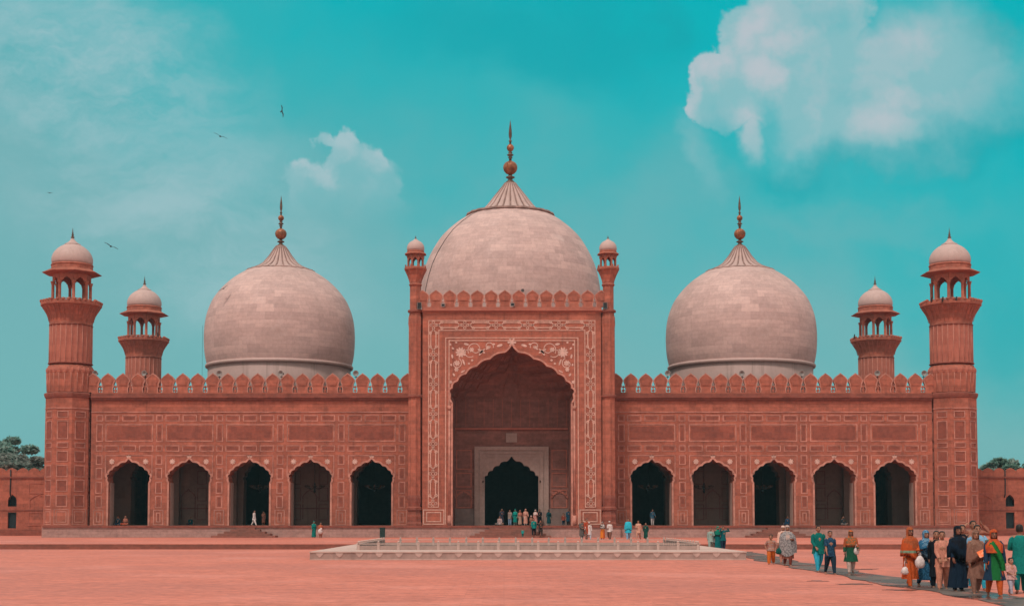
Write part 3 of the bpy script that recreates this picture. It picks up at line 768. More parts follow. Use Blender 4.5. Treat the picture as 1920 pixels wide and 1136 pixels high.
# ------------------------------------------------------------------ domes
def dome(cx, cy, prof, drum, ring, collar, cone, fin, n=96):
    k = cy / F; z = lambda py: Z(py, cy); C = (cx, cy); cv = lambda L: [(a * k, z(b)) for a, b in L]
    R_ = max(a for a, b in prof) * k
    # smooth the profile
    pr = cv(prof); fine = []
    for i in range(len(pr) - 1):
        p0, p1, p2, p3 = pr[max(i - 1, 0)], pr[i], pr[i + 1], pr[min(i + 2, len(pr) - 1)]
        for j in range(4):
            t = j / 4; fine.append(tuple(.5 * (2 * p1[q] + (p2[q] - p0[q]) * t + (2 * p0[q] - 5 * p1[q] + 4 * p2[q] - p3[q]) * t * t + (3 * p1[q] - p0[q] - 3 * p2[q] + p3[q]) * t ** 3) for q in (0, 1)))
    fine.append(pr[-1])
    d = obj('dome', MB().lathe(fine, n, C, 0, None, True, R_), M['marble'], mosque, (cx, cy, ROOF))
    obj('drum', MB().lathe([(drum * k, ROOF - .2), (drum * k, z(ring[1]))], n, C, 0, None, True, R_), M['drum'], d)
    rr, ry = ring
    obj('ring_moulding', MB().lathe(cv([(drum, ry + 2), (rr, ry + 1.2), (rr + 1, ry - 1.5), (rr, ry - 4), (rr - 4, ry - 5.5)]), n, C, 0, None, True), M['marble_plain'], d)
    cr, cyy, ch = collar
    obj('lotus_collar', MB().lathe(cv([(cr - 6, cyy + ch), (cr - 1, cyy + ch * .9), (cr + 3.5, cyy + .3), (cr + 2, cyy - ch * .75), (cr - 9, cyy - ch * 1.1)]), 192, C, 0, lambda q, i: 1 + .03 * abs(cos(q * PI / 8)) if i in (1, 2, 3) else 1), M['collar'], d)
    NR = 96
    cn = obj('lotus_cap', MB().lathe(cv(cone), NR, C, 0, lambda q, i: 1 - (.09 if q % 4 == 0 else 0), True), M['marble_plain'], d)
    gm = MB()
    for q in range(24):
        a = 2 * PI * q / 24
        gm.tube([(cx + r_ * .965 * cos(a), cy + r_ * .965 * sin(a), zz) for r_, zz in cv(cone)], [.07] * len(cone), 5)
    obj('groove_line', gm, M['collar'], cn)
    zf = fin[0]; sc = fin[1]
    f1 = [(8, 0), (9, 1.5), (8, 4), (4.2, 7), (4, 9), (8.5, 11.5), (8.5, 12.6), (4, 15), (3, 17)]
    f2 = [(3, 17), (8, 19.5), (12, 24), (13.6, 29.5), (13.2, 34), (10.5, 38.5), (6, 41.5), (2.6, 43)]
    f3 = [(2.6, 43), (2.4, 47), (4.6, 49), (2.4, 51), (6.2, 53.5), (6.2, 54.6), (2.6, 56.5), (4.2, 58.5), (2.2, 60.5)]
    f4 = [(2.2, 60.5), (5, 62.5), (7, 66.5), (6.6, 70), (4, 73), (2, 74.5)]
    f5 = [(2, 74.5), (1.8, 78), (3.4, 80), (1.6, 82), (1.6, 85), (2.8, 88), (3.1, 94), (2.6, 101), (1.6, 109), (.7, 116), (0, 121)]
    cvf = lambda L: [(a * k * sc, z(zf - b * sc)) for a, b in L]
    fo = obj('finial', MB().lathe(cvf(f1), 20, C, 0, None, True), M['bronze'], d)
    obj('large_bulb', MB().lathe(cvf(f2), 48, C, 0, lambda q, i: 1 - (.06 if q % 4 == 0 else 0), True), M['copper'], fo)
    obj('spindle', MB().lathe(cvf(f3), 20, C, 0, None, True), M['bronze'], fo)
    obj('small_bulb', MB().lathe(cvf(f4), 24, C, 0, None, True), M['copper'], fo)
    obj('spike', MB().lathe(cvf(f5), 16, C, 0, None, True), M['bronze'], fo)
    return d
side_prof = [(133, 690), (134.5, 686), (137.2, 675), (139.5, 660), (140.6, 640), (140.4, 625), (139.2, 610), (136.4, 595), (131.6, 580), (124.8, 565), (114, 550), (102, 537), (88, 525), (72, 514.5), (60, 508.5), (52, 505)]
side_cone = [(62, 510.5), (59, 507.5), (44, 501), (33.5, 494), (22, 480.6), (14.5, 469.5), (10.5, 464), (8.5, 462)]
for s in (-1, 1):
    d = dome(AX - .06 + s * 23.13, 142.0, side_prof, 133, (137, 690.5), (61, 511, 3.2), side_cone, (463, .80))
    if s < 0:
        w = MB(); x = AX - 23.13 - 7.62
        w.tube([(x, 141, ROOF), (x, 141, Z(610, 141))], [.012, .012], 5); obj('lightning_cable', w, M['dark'], d)
cen = [(165, 700), (166, 660), (168.5, 625), (170.3, 600), (171.2, 575), (170.4, 552), (167.5, 530), (162.5, 508), (154, 486), (142.8, 465), (129.5, 446), (113, 430), (97, 417.5), (82, 408.5), (70, 402.5)]
cen_cone = [(80, 406.5), (76, 403.5), (55, 396.5), (45, 386.5), (33.4, 372), (22.5, 359), (14.5, 349.5), (10.6, 344)]
d = dome(AX - .06, 143.0, cen, 165, (168, 690), (79, 406, 3.6), cen_cone, (345, 1.0))
w = MB(); pts = []
for i in range(len(cen) - 4):
    r_, py = cen[i + 3]; a = R(200 + 22 * i / 10); k = 143 / F
    pts.append((AX - .06 + (r_ * k + .05) * cos(a), 143 + (r_ * k + .05) * sin(a), Z(py, 143)))
w.tube(pts, [.025] * len(pts), 5); obj('lightning_cable', w, M['dark'], d)
# ------------------------------------------------------------------ ground, terrace, path
g = MB(); g.box(-600, 600, -80, 620, -.8, 0.0); structure(obj('ground', g, M['paving']))
YE = 90.0
t = MB(); t.box(-300, 300, YE + .36, 610, .008, TZ); structure(obj('terrace', t, M['paving']))
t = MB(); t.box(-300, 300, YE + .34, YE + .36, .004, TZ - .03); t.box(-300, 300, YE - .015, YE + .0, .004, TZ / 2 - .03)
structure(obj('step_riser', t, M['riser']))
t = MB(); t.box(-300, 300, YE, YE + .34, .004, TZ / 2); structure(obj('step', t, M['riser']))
# wet runner mat
def mat_mat():
    m, nt, b = mat_new('wet_jute_mat'); tc = N(nt, 'ShaderNodeTexCoord')
    n = noise(nt, tc.outputs['Object'], .55, 5, .65); n2 = noise(nt, tc.outputs['Object'], 6, 4, .6)
    col = mixc(nt, ramp(nt, n, .38, .58), (.13, .105, .095), (.02, .025, .027))
    col = mixc(nt, .35, col, mixc(nt, n2, (.02, .02, .02), (.26, .16, .13)))
    nt.links.new(col, b.inputs['Base Color'])
    nt.links.new(ramp(nt, n, .42, .6, .75, .18), b.inputs['Roughness'])
    n3 = noise(nt, tc.outputs['Object'], .8, 6, .7); col = mixc(nt, ramp(nt, n3, .57, .64), col, (.46, .14, .10)); nt.links.new(col, b.inputs['Base Color'])
    bump(nt, b, n2, .3, .01); return m
pm = MB()
path = [(13.6, 82.5), (13.1, 76), (12.6, 70), (12.2, 62), (11.9, 54), (11.7, 46), (11.6, 40), (11.55, 34), (11.6, 27)]
rndm = random.Random(3)
vs = []
for i in range(len(path) * 6 - 5):
    q = i / 6; a = path[int(q)]; b = path[min(int(q) + 1, len(path) - 1)]; f = q - int(q)
    x = a[0] + (b[0] - a[0]) * f; y = a[1] + (b[1] - a[1]) * f
    vs.append((x - .80 + .22 * sin(y * .9) * sin(y * .37) + rndm.uniform(-.10, .10), x + .80 + .25 * sin(y * .7 + 2) * sin(y * .29) + rndm.uniform(-.10, .10), y))
top = []
for l, r_, y in vs: pm.v += [(l, y, .004), (r_, y, .004), (r_, y, .022), (l, y, .022)]
for i in range(len(vs) - 1):
    o = i * 4
    for k in range(4): pm.f.append([o + k, o + (k + 1) % 4, o + 4 + (k + 1) % 4, o + 4 + k])
pm.f.append([0, 1, 2, 3]); o = (len(vs) - 1) * 4; pm.f.append([o, o + 1, o + 2, o + 3])
tag(obj('runner_mat', pm, mat_mat()), 'long wet grey runner mat crossing the pink courtyard under the walking visitors', 'mat')

pud = random.Random(11)
wm, wnt, wb_ = mat_new('wet_paving'); wtc = N(wnt, 'ShaderNodeTexCoord'); wn_ = noise(wnt, wtc.outputs['Object'], 2.2, 5, .6)
wnt.links.new(mixc(wnt, ramp(wnt, wn_, .35, .65), (.05, .045, .045), (.20, .085, .065)), wb_.inputs['Base Color']); wb_.inputs['Roughness'].default_value = .22
for px, py, rx, lab in ((1615, 1066, .55, 'dark wet patch on the paving beyond the woman in the green skirted dress'), (1672, 1083, .8, 'long dark wet patch between the mat and the group on the right'), (1600, 1094, .45, 'small wet streak on the near side of the runner mat'),
                        (1500, 1062.5, .5, 'dark wet patch just right of the grey shawled woman'), (1530, 1088, .3, 'tiny wet mark on the near side of the mat below the teal man'), (1690, 1105, .45, 'wet streak on the near side of the mat left of the group')):
    d_ = H * F / (py - 975); x_ = (px - 945) * d_ / F; m_ = MB(); n_ = 22; pts = []
    for k_ in range(n_):
        a = 2 * PI * k_ / n_; r_ = rx * (1 + .28 * sin(3 * a + px) + .16 * sin(7 * a + py) + pud.uniform(-.08, .08)); pts.append((x_ + r_ * cos(a), d_ + r_ * .8 * sin(a)))
    m_.v = [(a, b, .004) for a, b in pts] + [(a, b, .009) for a, b in pts]; m_.f = [list(range(n_)), list(range(n_, 2 * n_))] + [[i, (i + 1) % n_, n_ + (i + 1) % n_, n_ + i] for i in range(n_)]
    tag(obj('puddle', m_, wm, None, (x_, d_, 0)), lab, 'puddle', 'wet patches along the runner mat')
# ------------------------------------------------------------------ ablution tank
tx0, tx1, ty0, ty1 = P(581, 1049, 65.6)[0], P(1399, 1049, 65.6)[0], 65.6, 88.0
TT = .39
tank = thing('ablution_tank', 'low white marble ablution tank with a balustrade in the middle of the courtyard', 'ablution tank', ((tx0 + tx1) / 2, (ty0 + ty1) / 2, 0))
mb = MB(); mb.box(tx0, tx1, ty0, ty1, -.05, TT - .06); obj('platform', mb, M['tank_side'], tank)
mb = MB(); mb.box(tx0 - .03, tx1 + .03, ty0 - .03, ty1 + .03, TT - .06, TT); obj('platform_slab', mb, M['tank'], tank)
cv = MB()
for i in range(22):
    x = tx0 + .45 + i * (tx1 - tx0 - .9) / 21
    cv.prism([(x - .18, TT - .075), (x + .18, TT - .075), (x + .13, TT - .16), (x + .05, TT - .24), (x, TT - .27), (x - .05, TT - .24), (x - .13, TT - .16)], ty0 - .022, ty0 + .01)
cv.box(tx0 - .02, tx1 + .02, ty0 - .025, ty0 + .01, -.03, .05)
obj('carved_relief', cv, M['tank'], tank)
bx0, bx1, by0, by1 = P(672, 1030, 69.3)[0], P(1309, 1030, 69.3)[0], 69.3, 84.0
rail, pan = MB(), MB()
for (a, b, c, d) in ((bx0, bx1, by0, by0 + .1), (bx0, bx1, by1, by1 + .1), (bx0 - .1, bx0, by0, by1 + .1), (bx1, bx1 + .1, by0, by1 + .1)):
    rail.box(a - .02, b + .02, c - .02, d + .02, .665, .70)
    lo = .60 if c == by0 or a > 5 else .52
    pan.box(a + .02, b - .02, c + .02, d - .02, TT, lo)
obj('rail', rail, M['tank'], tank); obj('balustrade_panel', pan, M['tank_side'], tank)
def post(x, y):
    m_ = MB(); m_.box(x - .06, x + .06, y - .06, y + .06, TT, .715)
    m_.lathe([(.065, .715), (.075, .725), (.03, .74), (.055, .76), (.06, .785), (.03, .81), (0, .825)], 8, (x, y)); return m_
p0 = obj('post', post(bx0, by0 + .05), M['tank'], tank, (bx0, by0 + .05, TT))
spots = [(bx0 + i * (bx1 - bx0) / 17, by0 + .05) for i in range(1, 18)] + [(bx0 + i * (bx1 - bx0) / 17, by1 + .05) for i in range(18)]
spots += [(x, by0 + .05 + j * (by1 - by0) / 14) for x in (bx0 - .05, bx1 + .05) for j in range(1, 14)]
for x, y in spots:
    c = p0.copy(); COL.objects.link(c); c.location = (x - tank.location.x, y - tank.location.y, TT)
mw, nt, b = mat_new('pool_water'); b.inputs['Base Color'].default_value = (.02, .06, .06, 1); b.inputs['Roughness'].default_value = .05
mb = MB(); mb.box(bx0 + .1, bx1 - .1, by0 + .12, by1 - .02, TT - .02, TT + .03); structure(obj('water', mb, mw))

# ------------------------------------------------------------------ boundary ranges at both sides
def boundary(s):
    Y = 140.0; k = Y / F; z = lambda py: Z(py, Y)
    x0 = 42.3; x1 = 76.0
    ctr = lambda px: (957.5 - px) * k
    T = lambda m_: m_.xform(lambda p: (AX + s * p[0], p[1], p[2]))
    side = 'left' if s < 0 else 'right'
    root = thing('boundary_wall', 'red sandstone courtyard range with a dark doorway at the ' + side + ' end of the mosque', 'wall', (AX + s * 59, Y, TZ))
    zt = z(893); dz0, dz1 = z(990), z(960); wz0, wz1 = z(949), z(937)
    dxs = [ctr(23) + i * 7.6 for i in range(4)]
    poly = [(x1, TZ - .1), (x1, zt), (x0, zt), (x0, TZ - .1)]
    w = MB()
    # solid wall built in strips round doors and windows
    cur = x0
    for dx in dxs:
        a, b_ = dx - .42, dx + .42
        w.box(cur, a, Y, Y + 1.0, TZ - .1, zt); cur = b_
        w.box(a, b_, Y, Y + 1.0, TZ - .1, dz0); w.box(a, b_, Y, Y + 1.0, dz1, wz0)
        w.prism([(a, wz0), (a, zt), (b_, zt), (b_, wz0)] + [(b_, wz1), (b_ - .08, wz1 + .25), (dx, wz1 + .55), (a + .08, wz1 + .25), (a, wz1)], Y, Y + 1.0)
    w.box(cur, x1, Y, Y + 1.0, TZ - .1, zt)
    wall = obj('wall', T(w), M['sand'], root)
    m_ = MB(); m_.box(x0, x1, Y - .18, Y - .001, TZ - .1, z(993)); m_.box(x0, x1, Y - .12, Y + .02, z(896), z(893)); m_.box(x0, x1, Y - .05, Y - .001, z(957), z(955.5))
    obj('string_course', T(m_), M['sand_dark'], root)
    m_ = MB(); q = dxs[0] - 3.8
    for i in range(5):
        c = q + i * 7.6
        for d in (-1.15, 1.15):
            band(m_, arch_full(c + d, z(938), .9, .55, 3, 0, .1, per=4), 0, .08, Y - .05, Y - .001)
            m_.box(c + d - .98, c + d - .9, Y - .05, Y - .001, z(955), z(938)); m_.box(c + d + .9, c + d + .98, Y - .05, Y - .001, z(955), z(938))
        m_.frame(c - 2.2, c + 2.2, z(925), z(905), .07, Y - .04, Y - .001); m_.frame(c - 2.2, c + 2.2, z(985), z(960), .07, Y - .04, Y - .001)
    obj('blind_arcade', T(m_), M['trim'], root)
    pb = MB(); pb.box(x0, x1, Y + .02, Y + .35, zt, z(884)); obj('parapet', T(pb), M['sand'], root)
    c = x0 + .3; n = 0
    while c < x1 - 1 and n < 24:
        pm_ = MB().prism([(c - .53, z(884)), (c - .5, z(882)), (c - .3, z(879)), (c, z(876.8)), (c + .3, z(879)), (c + .5, z(882)), (c + .53, z(884))], Y + .03, Y + .33)
        obj('merlon', T(pm_), M['sand'], root); c += 1.1; n += 1
    for dx in dxs:
        d = MB(); d.box(dx - .40, dx + .40, Y + .25, Y + .32, dz0 + .02, dz1 - .02); d.frame(dx - .42, dx + .42, dz0, dz1, .07, Y + .2, Y + .34)
        obj('door', T(d), M['door'], root)
        d = MB(); d.box(dx - .42, dx + .42, Y + .5, Y + .55, wz0, wz1 + .6); d.box(dx - .03, dx + .03, Y + .40, Y + .46, wz0, wz1 + .5); d.box(dx - .42, dx + .42, Y + .40, Y + .46, (wz0 + wz1) / 2 - .03, (wz0 + wz1) / 2 + .03)
        obj('window', T(d), M['door'], root)
    d = MB(); x = dxs[0] + (.2 if s < 0 else -.45); d.tube([(x, Y - .06, z(880)), (x, Y - .06, z(905)), (x - .02 * s, Y - .06, z(925)), (x - .1, Y - .05, z(932))], [.06] * 4, 6)
    obj('cable', T(d), M['dark'], root)
    # flat roof and back wall so that the range has depth
    d = MB(); d.box(x0, x1, Y + 1.0, Y + 7.0, z(896) - .2, z(896)); d.box(x0, x1, Y + 7.0, Y + 7.6, TZ - .1, zt); obj('roof', T(d), M['sand_dark'], root)
boundary(-1); boundary(1)

# ------------------------------------------------------------------ trees behind the ranges
def leaf_mat(name, a, b_, c):
    m, nt, b = mat_new(name); tc = N(nt, 'ShaderNodeTexCoord')
    n = noise(nt, tc.outputs['Object'], .9, 4, .6); n2 = noise(nt, tc.outputs['Object'], 5, 3, .6)
    col = mixc(nt, ramp(nt, n, .35, .65), a, b_); col = mixc(nt, ramp(nt, n2, .55, .7), col, c)
    nt.links.new(col, b.inputs['Base Color']); b.inputs['Roughness'].default_value = .75
    tr = N(nt, 'ShaderNodeBsdfTranslucent'); nt.links.new(col, tr.inputs[0]); ms = N(nt, 'ShaderNodeMixShader'); ms.inputs[0].default_value = .45
    nt.links.new(b.outputs[0], ms.inputs[1]); nt.links.new(tr.outputs[0], ms.inputs[2]); nt.links.new(ms.outputs[0], nt.nodes['Material Output'].inputs['Surface'])
    return m
LM = [leaf_mat('dusty_foliage', (.14, .30, .25), (.26, .33, .28), (.50, .40, .36)), leaf_mat('dark_foliage', (.10, .22, .17), (.17, .27, .21), (.38, .33, .28)), leaf_mat('grey_foliage', (.27, .27, .24), (.19, .26, .22), (.46, .37, .33))]
bark = plain('bark', (.10, .07, .055), .9, .3, 4)
def tree(px, ptop, Y, rx, h_crown, lm, label, seed, n=2600, flat=.5):
    rd = random.Random(seed); x, zt = P(px, ptop, Y); z0 = TZ
    root = thing('tree', label, 'tree', (x, Y, z0), 'trees beyond the courtyard walls')
    tr_ = MB(); ht = zt - h_crown * .75; tr_.tube([(x, Y, z0), (x + .1, Y, z0 + (ht - z0) * .5), (x, Y, ht)], [.42, .34, .26], 10)
    clumps = []
    for i in range(24):
        a = rd.uniform(0, 2 * PI); q = math.sqrt(rd.random()); e = rd.random()
        c = (x + rx * .85 * q * cos(a), Y + rx * .85 * q * sin(a), zt - h_crown * (.12 + .75 * e) - h_crown * .35 * q * q)
        clumps.append((c, rd.uniform(.20, .36) * rx))
        tr_.tube([(x, Y, ht - .5), ((x + c[0]) / 2, (Y + c[1]) / 2, (ht + c[2]) / 2 + .4), c], [.16, .09, .03], 6)
    obj('trunk', tr_, bark, root)
    cr = MB()
    for i in range(n):
        c, r_ = clumps[rd.randrange(len(clumps))]
        d = Vector((rd.gauss(0, 1), rd.gauss(0, 1), rd.gauss(0, 1))).normalized() * r_ * rd.uniform(.55, 1.0); d.z *= flat
        p = Vector(c) + d; s_ = rd.uniform(.18, .44)
        u = Vector((rd.gauss(0, 1), rd.gauss(0, 1), rd.gauss(0, .5))).normalized(); w_ = u.cross(Vector((rd.gauss(0, .4), rd.gauss(0, .4), 1))).normalized()
        cr.add([p - u * s_, p + w_ * s_ * .45, p + u * s_, p - w_ * s_ * .45], [(0, 1, 2, 3)])
    obj('crown', cr, LM[lm], root, recalc=False)
tree(2, 800, 172, 4.6, 5.4, 0, 'tallest tree behind the left range, with a spreading layered crown', 1, 9000)
tree(36, 838, 160, 3.4, 3.2, 2, 'low pale bushy tree just above the left range parapet', 2, 7000)
tree(74, 855, 158, 1.9, 2.2, 2, 'small grey tree tucked beside the left minaret base', 3, 4000)
tree(-40, 840, 165, 3.2, 3.6, 2, 'pale tree cut off by the left edge of the view', 9, 4000)
tree(1850, 861, 165, 2.4, 2.8, 0, 'small rounded tree next to the right minaret', 4, 4500)
tree(1880, 857, 172, 2.8, 3.2, 1, 'dark green tree in the middle of the group behind the right range', 5, 6000)
tree(1912, 852, 176, 3.0, 3.4, 0, 'pale topped tree at the right edge of the view', 6, 6000)
tree(1960, 853, 172, 3.2, 3.4, 1, 'dark tree mostly outside the right edge', 8, 1600)

# ------------------------------------------------------------------ loudspeakers and floodlights on the parapet
def speaker(px, py, Y, label, r=.27, yaw=0):
    x, z = P(px, py, Y); root = thing('loudspeaker', label, 'loudspeaker', (x, Y, z - .45), 'horn loudspeakers on the parapets', yaw)
    h = MB(); n = 18
    prof = [(.05, .42), (.055, .30), (.09, .16), (.16, .06), (r, 0.0), (r + .015, -.01), (r - .01, -.012), (.15, .06), (.07, .15), (0, .16)]
    h.lathe(prof, n, (0, 0), 0, None, True)
    h.xform(lambda p: (x + p[0], Y + p[2], z + p[1])); obj('horn', h, M['speaker'], root)
    d = MB().lathe([(0, .40), (.10, .40), (.11, .5), (.09, .58), (0, .58)], 12); d.xform(lambda p: (x + p[0], Y + p[2], z + p[1])); obj('driver', d, M['dark'], root)
    b_ = MB(); b_.tube([(x, Y + .3, z - .46), (x, Y + .3, z)], [.03, .03], 6); b_.box(x - .14, x + .14, Y + .25, Y + .35, z - .34, z - .30); obj('bracket', b_, M['dark'], root)
YS = YW + .05
for px, lab in ((178, 'loudspeaker on the left parapet against the minaret shaft'), (270, 'loudspeaker in front of the left rear minaret'), (411, 'loudspeaker before the left edge of the left dome drum'), (526, 'loudspeaker before the middle of the left dome drum'),
                (667, 'loudspeaker just right of the left dome'), (1252, 'loudspeaker just left of the right dome'), (1391, 'loudspeaker before the middle of the right dome drum'), (1504, 'loudspeaker before the right edge of the right dome drum'),
                (1645, 'loudspeaker in front of the right rear minaret'), (1733, 'loudspeaker on the right parapet beside the minaret shaft')):
    speaker(px, 699.5, YS, lab, .25, random.uniform(-.3, .3))
speaker(980, 544.5, YP + .1, 'small loudspeaker on top of the portal parapet', .14)
def flood(px, py, Y, w, h, label):
    x, z = P(px, py, Y); root = thing('floodlight', label, 'floodlight', (x, Y, z - h / 2), 'floodlights on the portal')
    b_ = MB(); b_.prism([(x - w / 2, z - h / 2), (x - w * .42, z + h / 2), (x + w * .42, z + h / 2), (x + w / 2, z - h / 2)], Y - .12, Y + .12); obj('housing', b_, M['dark'], root)
    b_ = MB(); b_.frame(x - w / 2 - .03, x + w / 2 + .03, z - h / 2 - .03, z + h / 2, .03, Y - .15, Y - .10); obj('rim', b_, M['speaker'], root)
flood(961, 571, YP - .08, .30, .26, 'dark floodlight in the middle gap of the portal parapet')
flood(831, 572, YP - .08, .26, .22, 'dark floodlight in a gap of the portal parapet towards the left')
flood(786.5, 573, YP - .30, .34, .55, 'dark floodlight fixed beside the left portal turret')
flood(1134.5, 573, YP - .30, .34, .55, 'dark floodlight fixed beside the right portal turret')

# chandeliers hanging in the aisle
def chandelier(px, py, label):
    Y = 133.4; x, z = P(px, py, Y); root = thing('chandelier', label, 'chandelier', (x, Y, z - .7), 'chandeliers in the prayer hall')
    m_ = MB(); m_.tube([(x, Y, ZC0 - .9), (x, Y, z + .4)], [.02, .02], 5); m_.lathe([(0, z + .5), (.08, z + .4), (.06, z + .1), (.14, z), (.07, z - .2), (.13, z - .35), (0, z - .55)], 10, (x, Y)); obj('stem', m_, M['dark'], root)
    for q in range(8):
        a = 2 * PI * q / 8; rr = .85; a_ = MB()
        a_.tube([(x, Y, z), (x + rr * .5 * cos(a), Y + rr * .5 * sin(a), z - .12), (x + rr * cos(a), Y + rr * sin(a), z + .06)], [.03, .025, .03], 6)
        a_.lathe([(.0, z + .05), (.09, z + .08), (.11, z + .22), (.07, z + .24), (0, z + .2)], 8, (x + rr * cos(a), Y + rr * sin(a))); obj('arm', a_, M['bronze'], root)
for px, lab in ((487, 'chandelier in the third arch from the left'), (590, 'chandelier in the fourth arch from the left'), (703, 'chandelier in the arch just left of the portal'),
                (1215, 'chandelier in the arch just right of the portal'), (1320, 'chandelier in the second arch right of the portal'), (1430, 'chandelier in the third arch right of the portal')):
    chandelier(px, 914, lab)

# bin
x, _z = P(717, 1006, 123.6); bn = thing('litter_bin', 'dark green litter bin standing against the plinth left of the portal', 'bin', (x, 123.6, TZ))
m_ = MB(); m_.box(x - .22, x + .22, 123.4, 123.85, TZ, TZ + .80); obj('body', m_, M['bin'], bn)
m_ = MB(); m_.box(x - .25, x + .25, 123.37, 123.88, TZ + .80, TZ + .88); obj('lid', m_, M['bin'], bn)

# ------------------------------------------------------------------ birds
feather = plain('dark_feathers', (.03, .027, .027), .8, .4, 6)
def bird(px, py, Y, span, roll, yaw, label, dih=.25):
    span *= 1.3
    x, z = P(px, py, Y); root = tag(bpy.data.objects.new('bird', None), label, 'bird', 'birds of prey circling the domes')
    m_ = MB(); L = span * .42
    m_.tube([(0, -L * .5, 0), (0, -L * .4, .01 * span), (0, -L * .1, 0), (0, L * .25, 0), (0, L * .5, 0)], [.01 * span, .035 * span, .06 * span, .04 * span, .012 * span], 8)
    m_.add([(-.02 * span, L * .35, 0), (.02 * span, L * .35, 0), (.10 * span, L * .8, .0), (0, L * .68, .0), (-.10 * span, L * .8, .0), (0, L * .5, .012 * span), (0, L * .5, -.012 * span)], [(0, 1, 5), (1, 2, 5), (2, 3, 5), (3, 4, 5), (4, 0, 5), (1, 0, 6), (2, 1, 6), (3, 2, 6), (4, 3, 6), (0, 4, 6)])
    for s in (-1, 1):
        w_ = [(s * .03 * span, -L * .28), (s * .25 * span, -L * .40), (s * .48 * span, -L * .12), (s * .50 * span, L * .05), (s * .40 * span, L * .06), (s * .25 * span, L * .06), (s * .03 * span, L * .12)]
        up = lambda X: abs(X) * dih - max(0, abs(X) - .25 * span) * dih * 1.3
        b0 = len(m_.v); n_ = len(w_)
        m_.v += [(X, Y_, up(X) + .012 * span) for X, Y_ in w_] + [(X, Y_, up(X) - .006 * span) for X, Y_ in w_]
        m_.f.append([b0 + i for i in range(n_)]); m_.f.append([b0 + n_ + i for i in range(n_)])
        for i in range(n_): m_.f.append([b0 + i, b0 + (i + 1) % n_, b0 + n_ + (i + 1) % n_, b0 + n_ + i])
    o = obj('bird', m_, feather); tag(o, label, 'bird', 'birds of prey circling the domes'); o.location = (x, Y, z); o.rotation_euler = (R(12), roll, yaw)
bird(413, 256, 120, .95, R(22), R(8), 'bird gliding with spread wings left of the small white cloud')
bird(528, 209, 110, .75, R(80), R(40), 'steeply banked bird high above the left dome')
bird(93, 362, 130, .5, R(-6), R(50), 'tiny distant bird above the left minaret')
bird(208, 462, 115, .95, R(26), R(5), 'bird with long straight wings just right of the left minaret top')
bird(419, 541, 136, .8, R(-34), R(20), 'bird skimming past the left shoulder of the left dome')
def perched(px, py, Y, label):
    x, z = P(px, py, Y); m_ = MB()
    m_.ball((x, Y, z + .16), (.09, .14, .17), 8, 6); m_.ball((x, Y - .10, z + .36), .075, 8, 6); m_.capsule((x, Y + .08, z + .08), (x, Y + .26, z - .04), .05, .03, 6); m_.capsule((x, Y - .16, z + .35), (x, Y - .21, z + .33), .02, .008, 5)
    tag(obj('bird', m_, feather, None, (x, Y, z)), label, 'bird', 'birds perched on the minarets')
perched(1747, 566, 127.5, 'dark bird perched on the left side of the right minaret gallery')
perched(1767.5, 565, 127.45, 'dark bird perched near the middle of the right minaret gallery')
perched(1793, 565, 127.45, 'dark bird perched on the right side of the right minaret gallery')
perched(1602, 634, 154, 'dark bird perched at the left corner of the right rear minaret gallery')
perched(296, 631, 153.2, 'dark bird perched on the left rear minaret gallery')

# ------------------------------------------------------------------ sky and sun
SUN_EL, SUN_AZ = R(58), R(205)          # azimuth clockwise from +Y (away from the viewer)
sd_ = Vector((sin(SUN_AZ) * cos(SUN_EL), cos(SUN_AZ) * cos(SUN_EL), sin(SUN_EL)))
sl = bpy.data.lights.new('sun', 'SUN'); so = bpy.data.objects.new('sun', sl); COL.objects.link(so)
sl.energy = 2.25; sl.angle = R(8); sl.color = (1, .90, .80)
so.rotation_euler = sd_.to_track_quat('Z', 'Y').to_euler(); so.location = (-30, -30, 80)

w = bpy.data.worlds.new('World'); scn.world = w; w.use_nodes = True
nt = w.node_tree; bg = nt.nodes['Background']
sky = N(nt, 'ShaderNodeTexSky'); sky.sky_type = 'NISHITA'; sky.sun_disc = False; sky.sun_elevation = SUN_EL; sky.sun_rotation = SUN_AZ
sky.dust_density = 2.0
tc = N(nt, 'ShaderNodeTexCoord'); sx = N(nt, 'ShaderNodeSeparateXYZ'); nt.links.new(tc.outputs['Generated'], sx.inputs[0])
ya = math_(nt, 'ADD', math_(nt, 'ABSOLUTE', sx.outputs[1]), .12)
u = math_(nt, 'DIVIDE', sx.outputs[0], ya); v = math_(nt, 'DIVIDE', sx.outputs[2], ya)
# cloud layout lives in sky directions: u = tan(azimuth), v = tan(elevation)
K = 1 / 1.12
def U(px): return (px - 945) / F * K * .995
def V(py): return (975 - py) / F * K
cmb = N(nt, 'ShaderNodeCombineXYZ'); nt.links.new(u, cmb.inputs[0]); nt.links.new(v, cmb.inputs[1]); UV = cmb.outputs[0]
wn = N(nt, 'ShaderNodeTexNoise'); wn.inputs['Scale'].default_value = 16; wn.inputs['Detail'].default_value = 5; wn.inputs['Roughness'].default_value = .6; nt.links.new(UV, wn.inputs['Vector'])
wv = N(nt, 'ShaderNodeVectorMath'); wv.operation = 'SUBTRACT'; nt.links.new(wn.outputs[1], wv.inputs[0]); wv.inputs[1].default_value = (.5, .5, .5)
def warped(amt):
    a = N(nt, 'ShaderNodeVectorMath'); a.operation = 'SCALE'; nt.links.new(wv.outputs[0], a.inputs[0]); a.inputs[3].default_value = amt
    b_ = N(nt, 'ShaderNodeVectorMath'); b_.operation = 'ADD'; nt.links.new(UV, b_.inputs[0]); nt.links.new(a.outputs[0], b_.inputs[1]); return b_.outputs[0]
W1 = warped(.045); W2 = warped(.10)
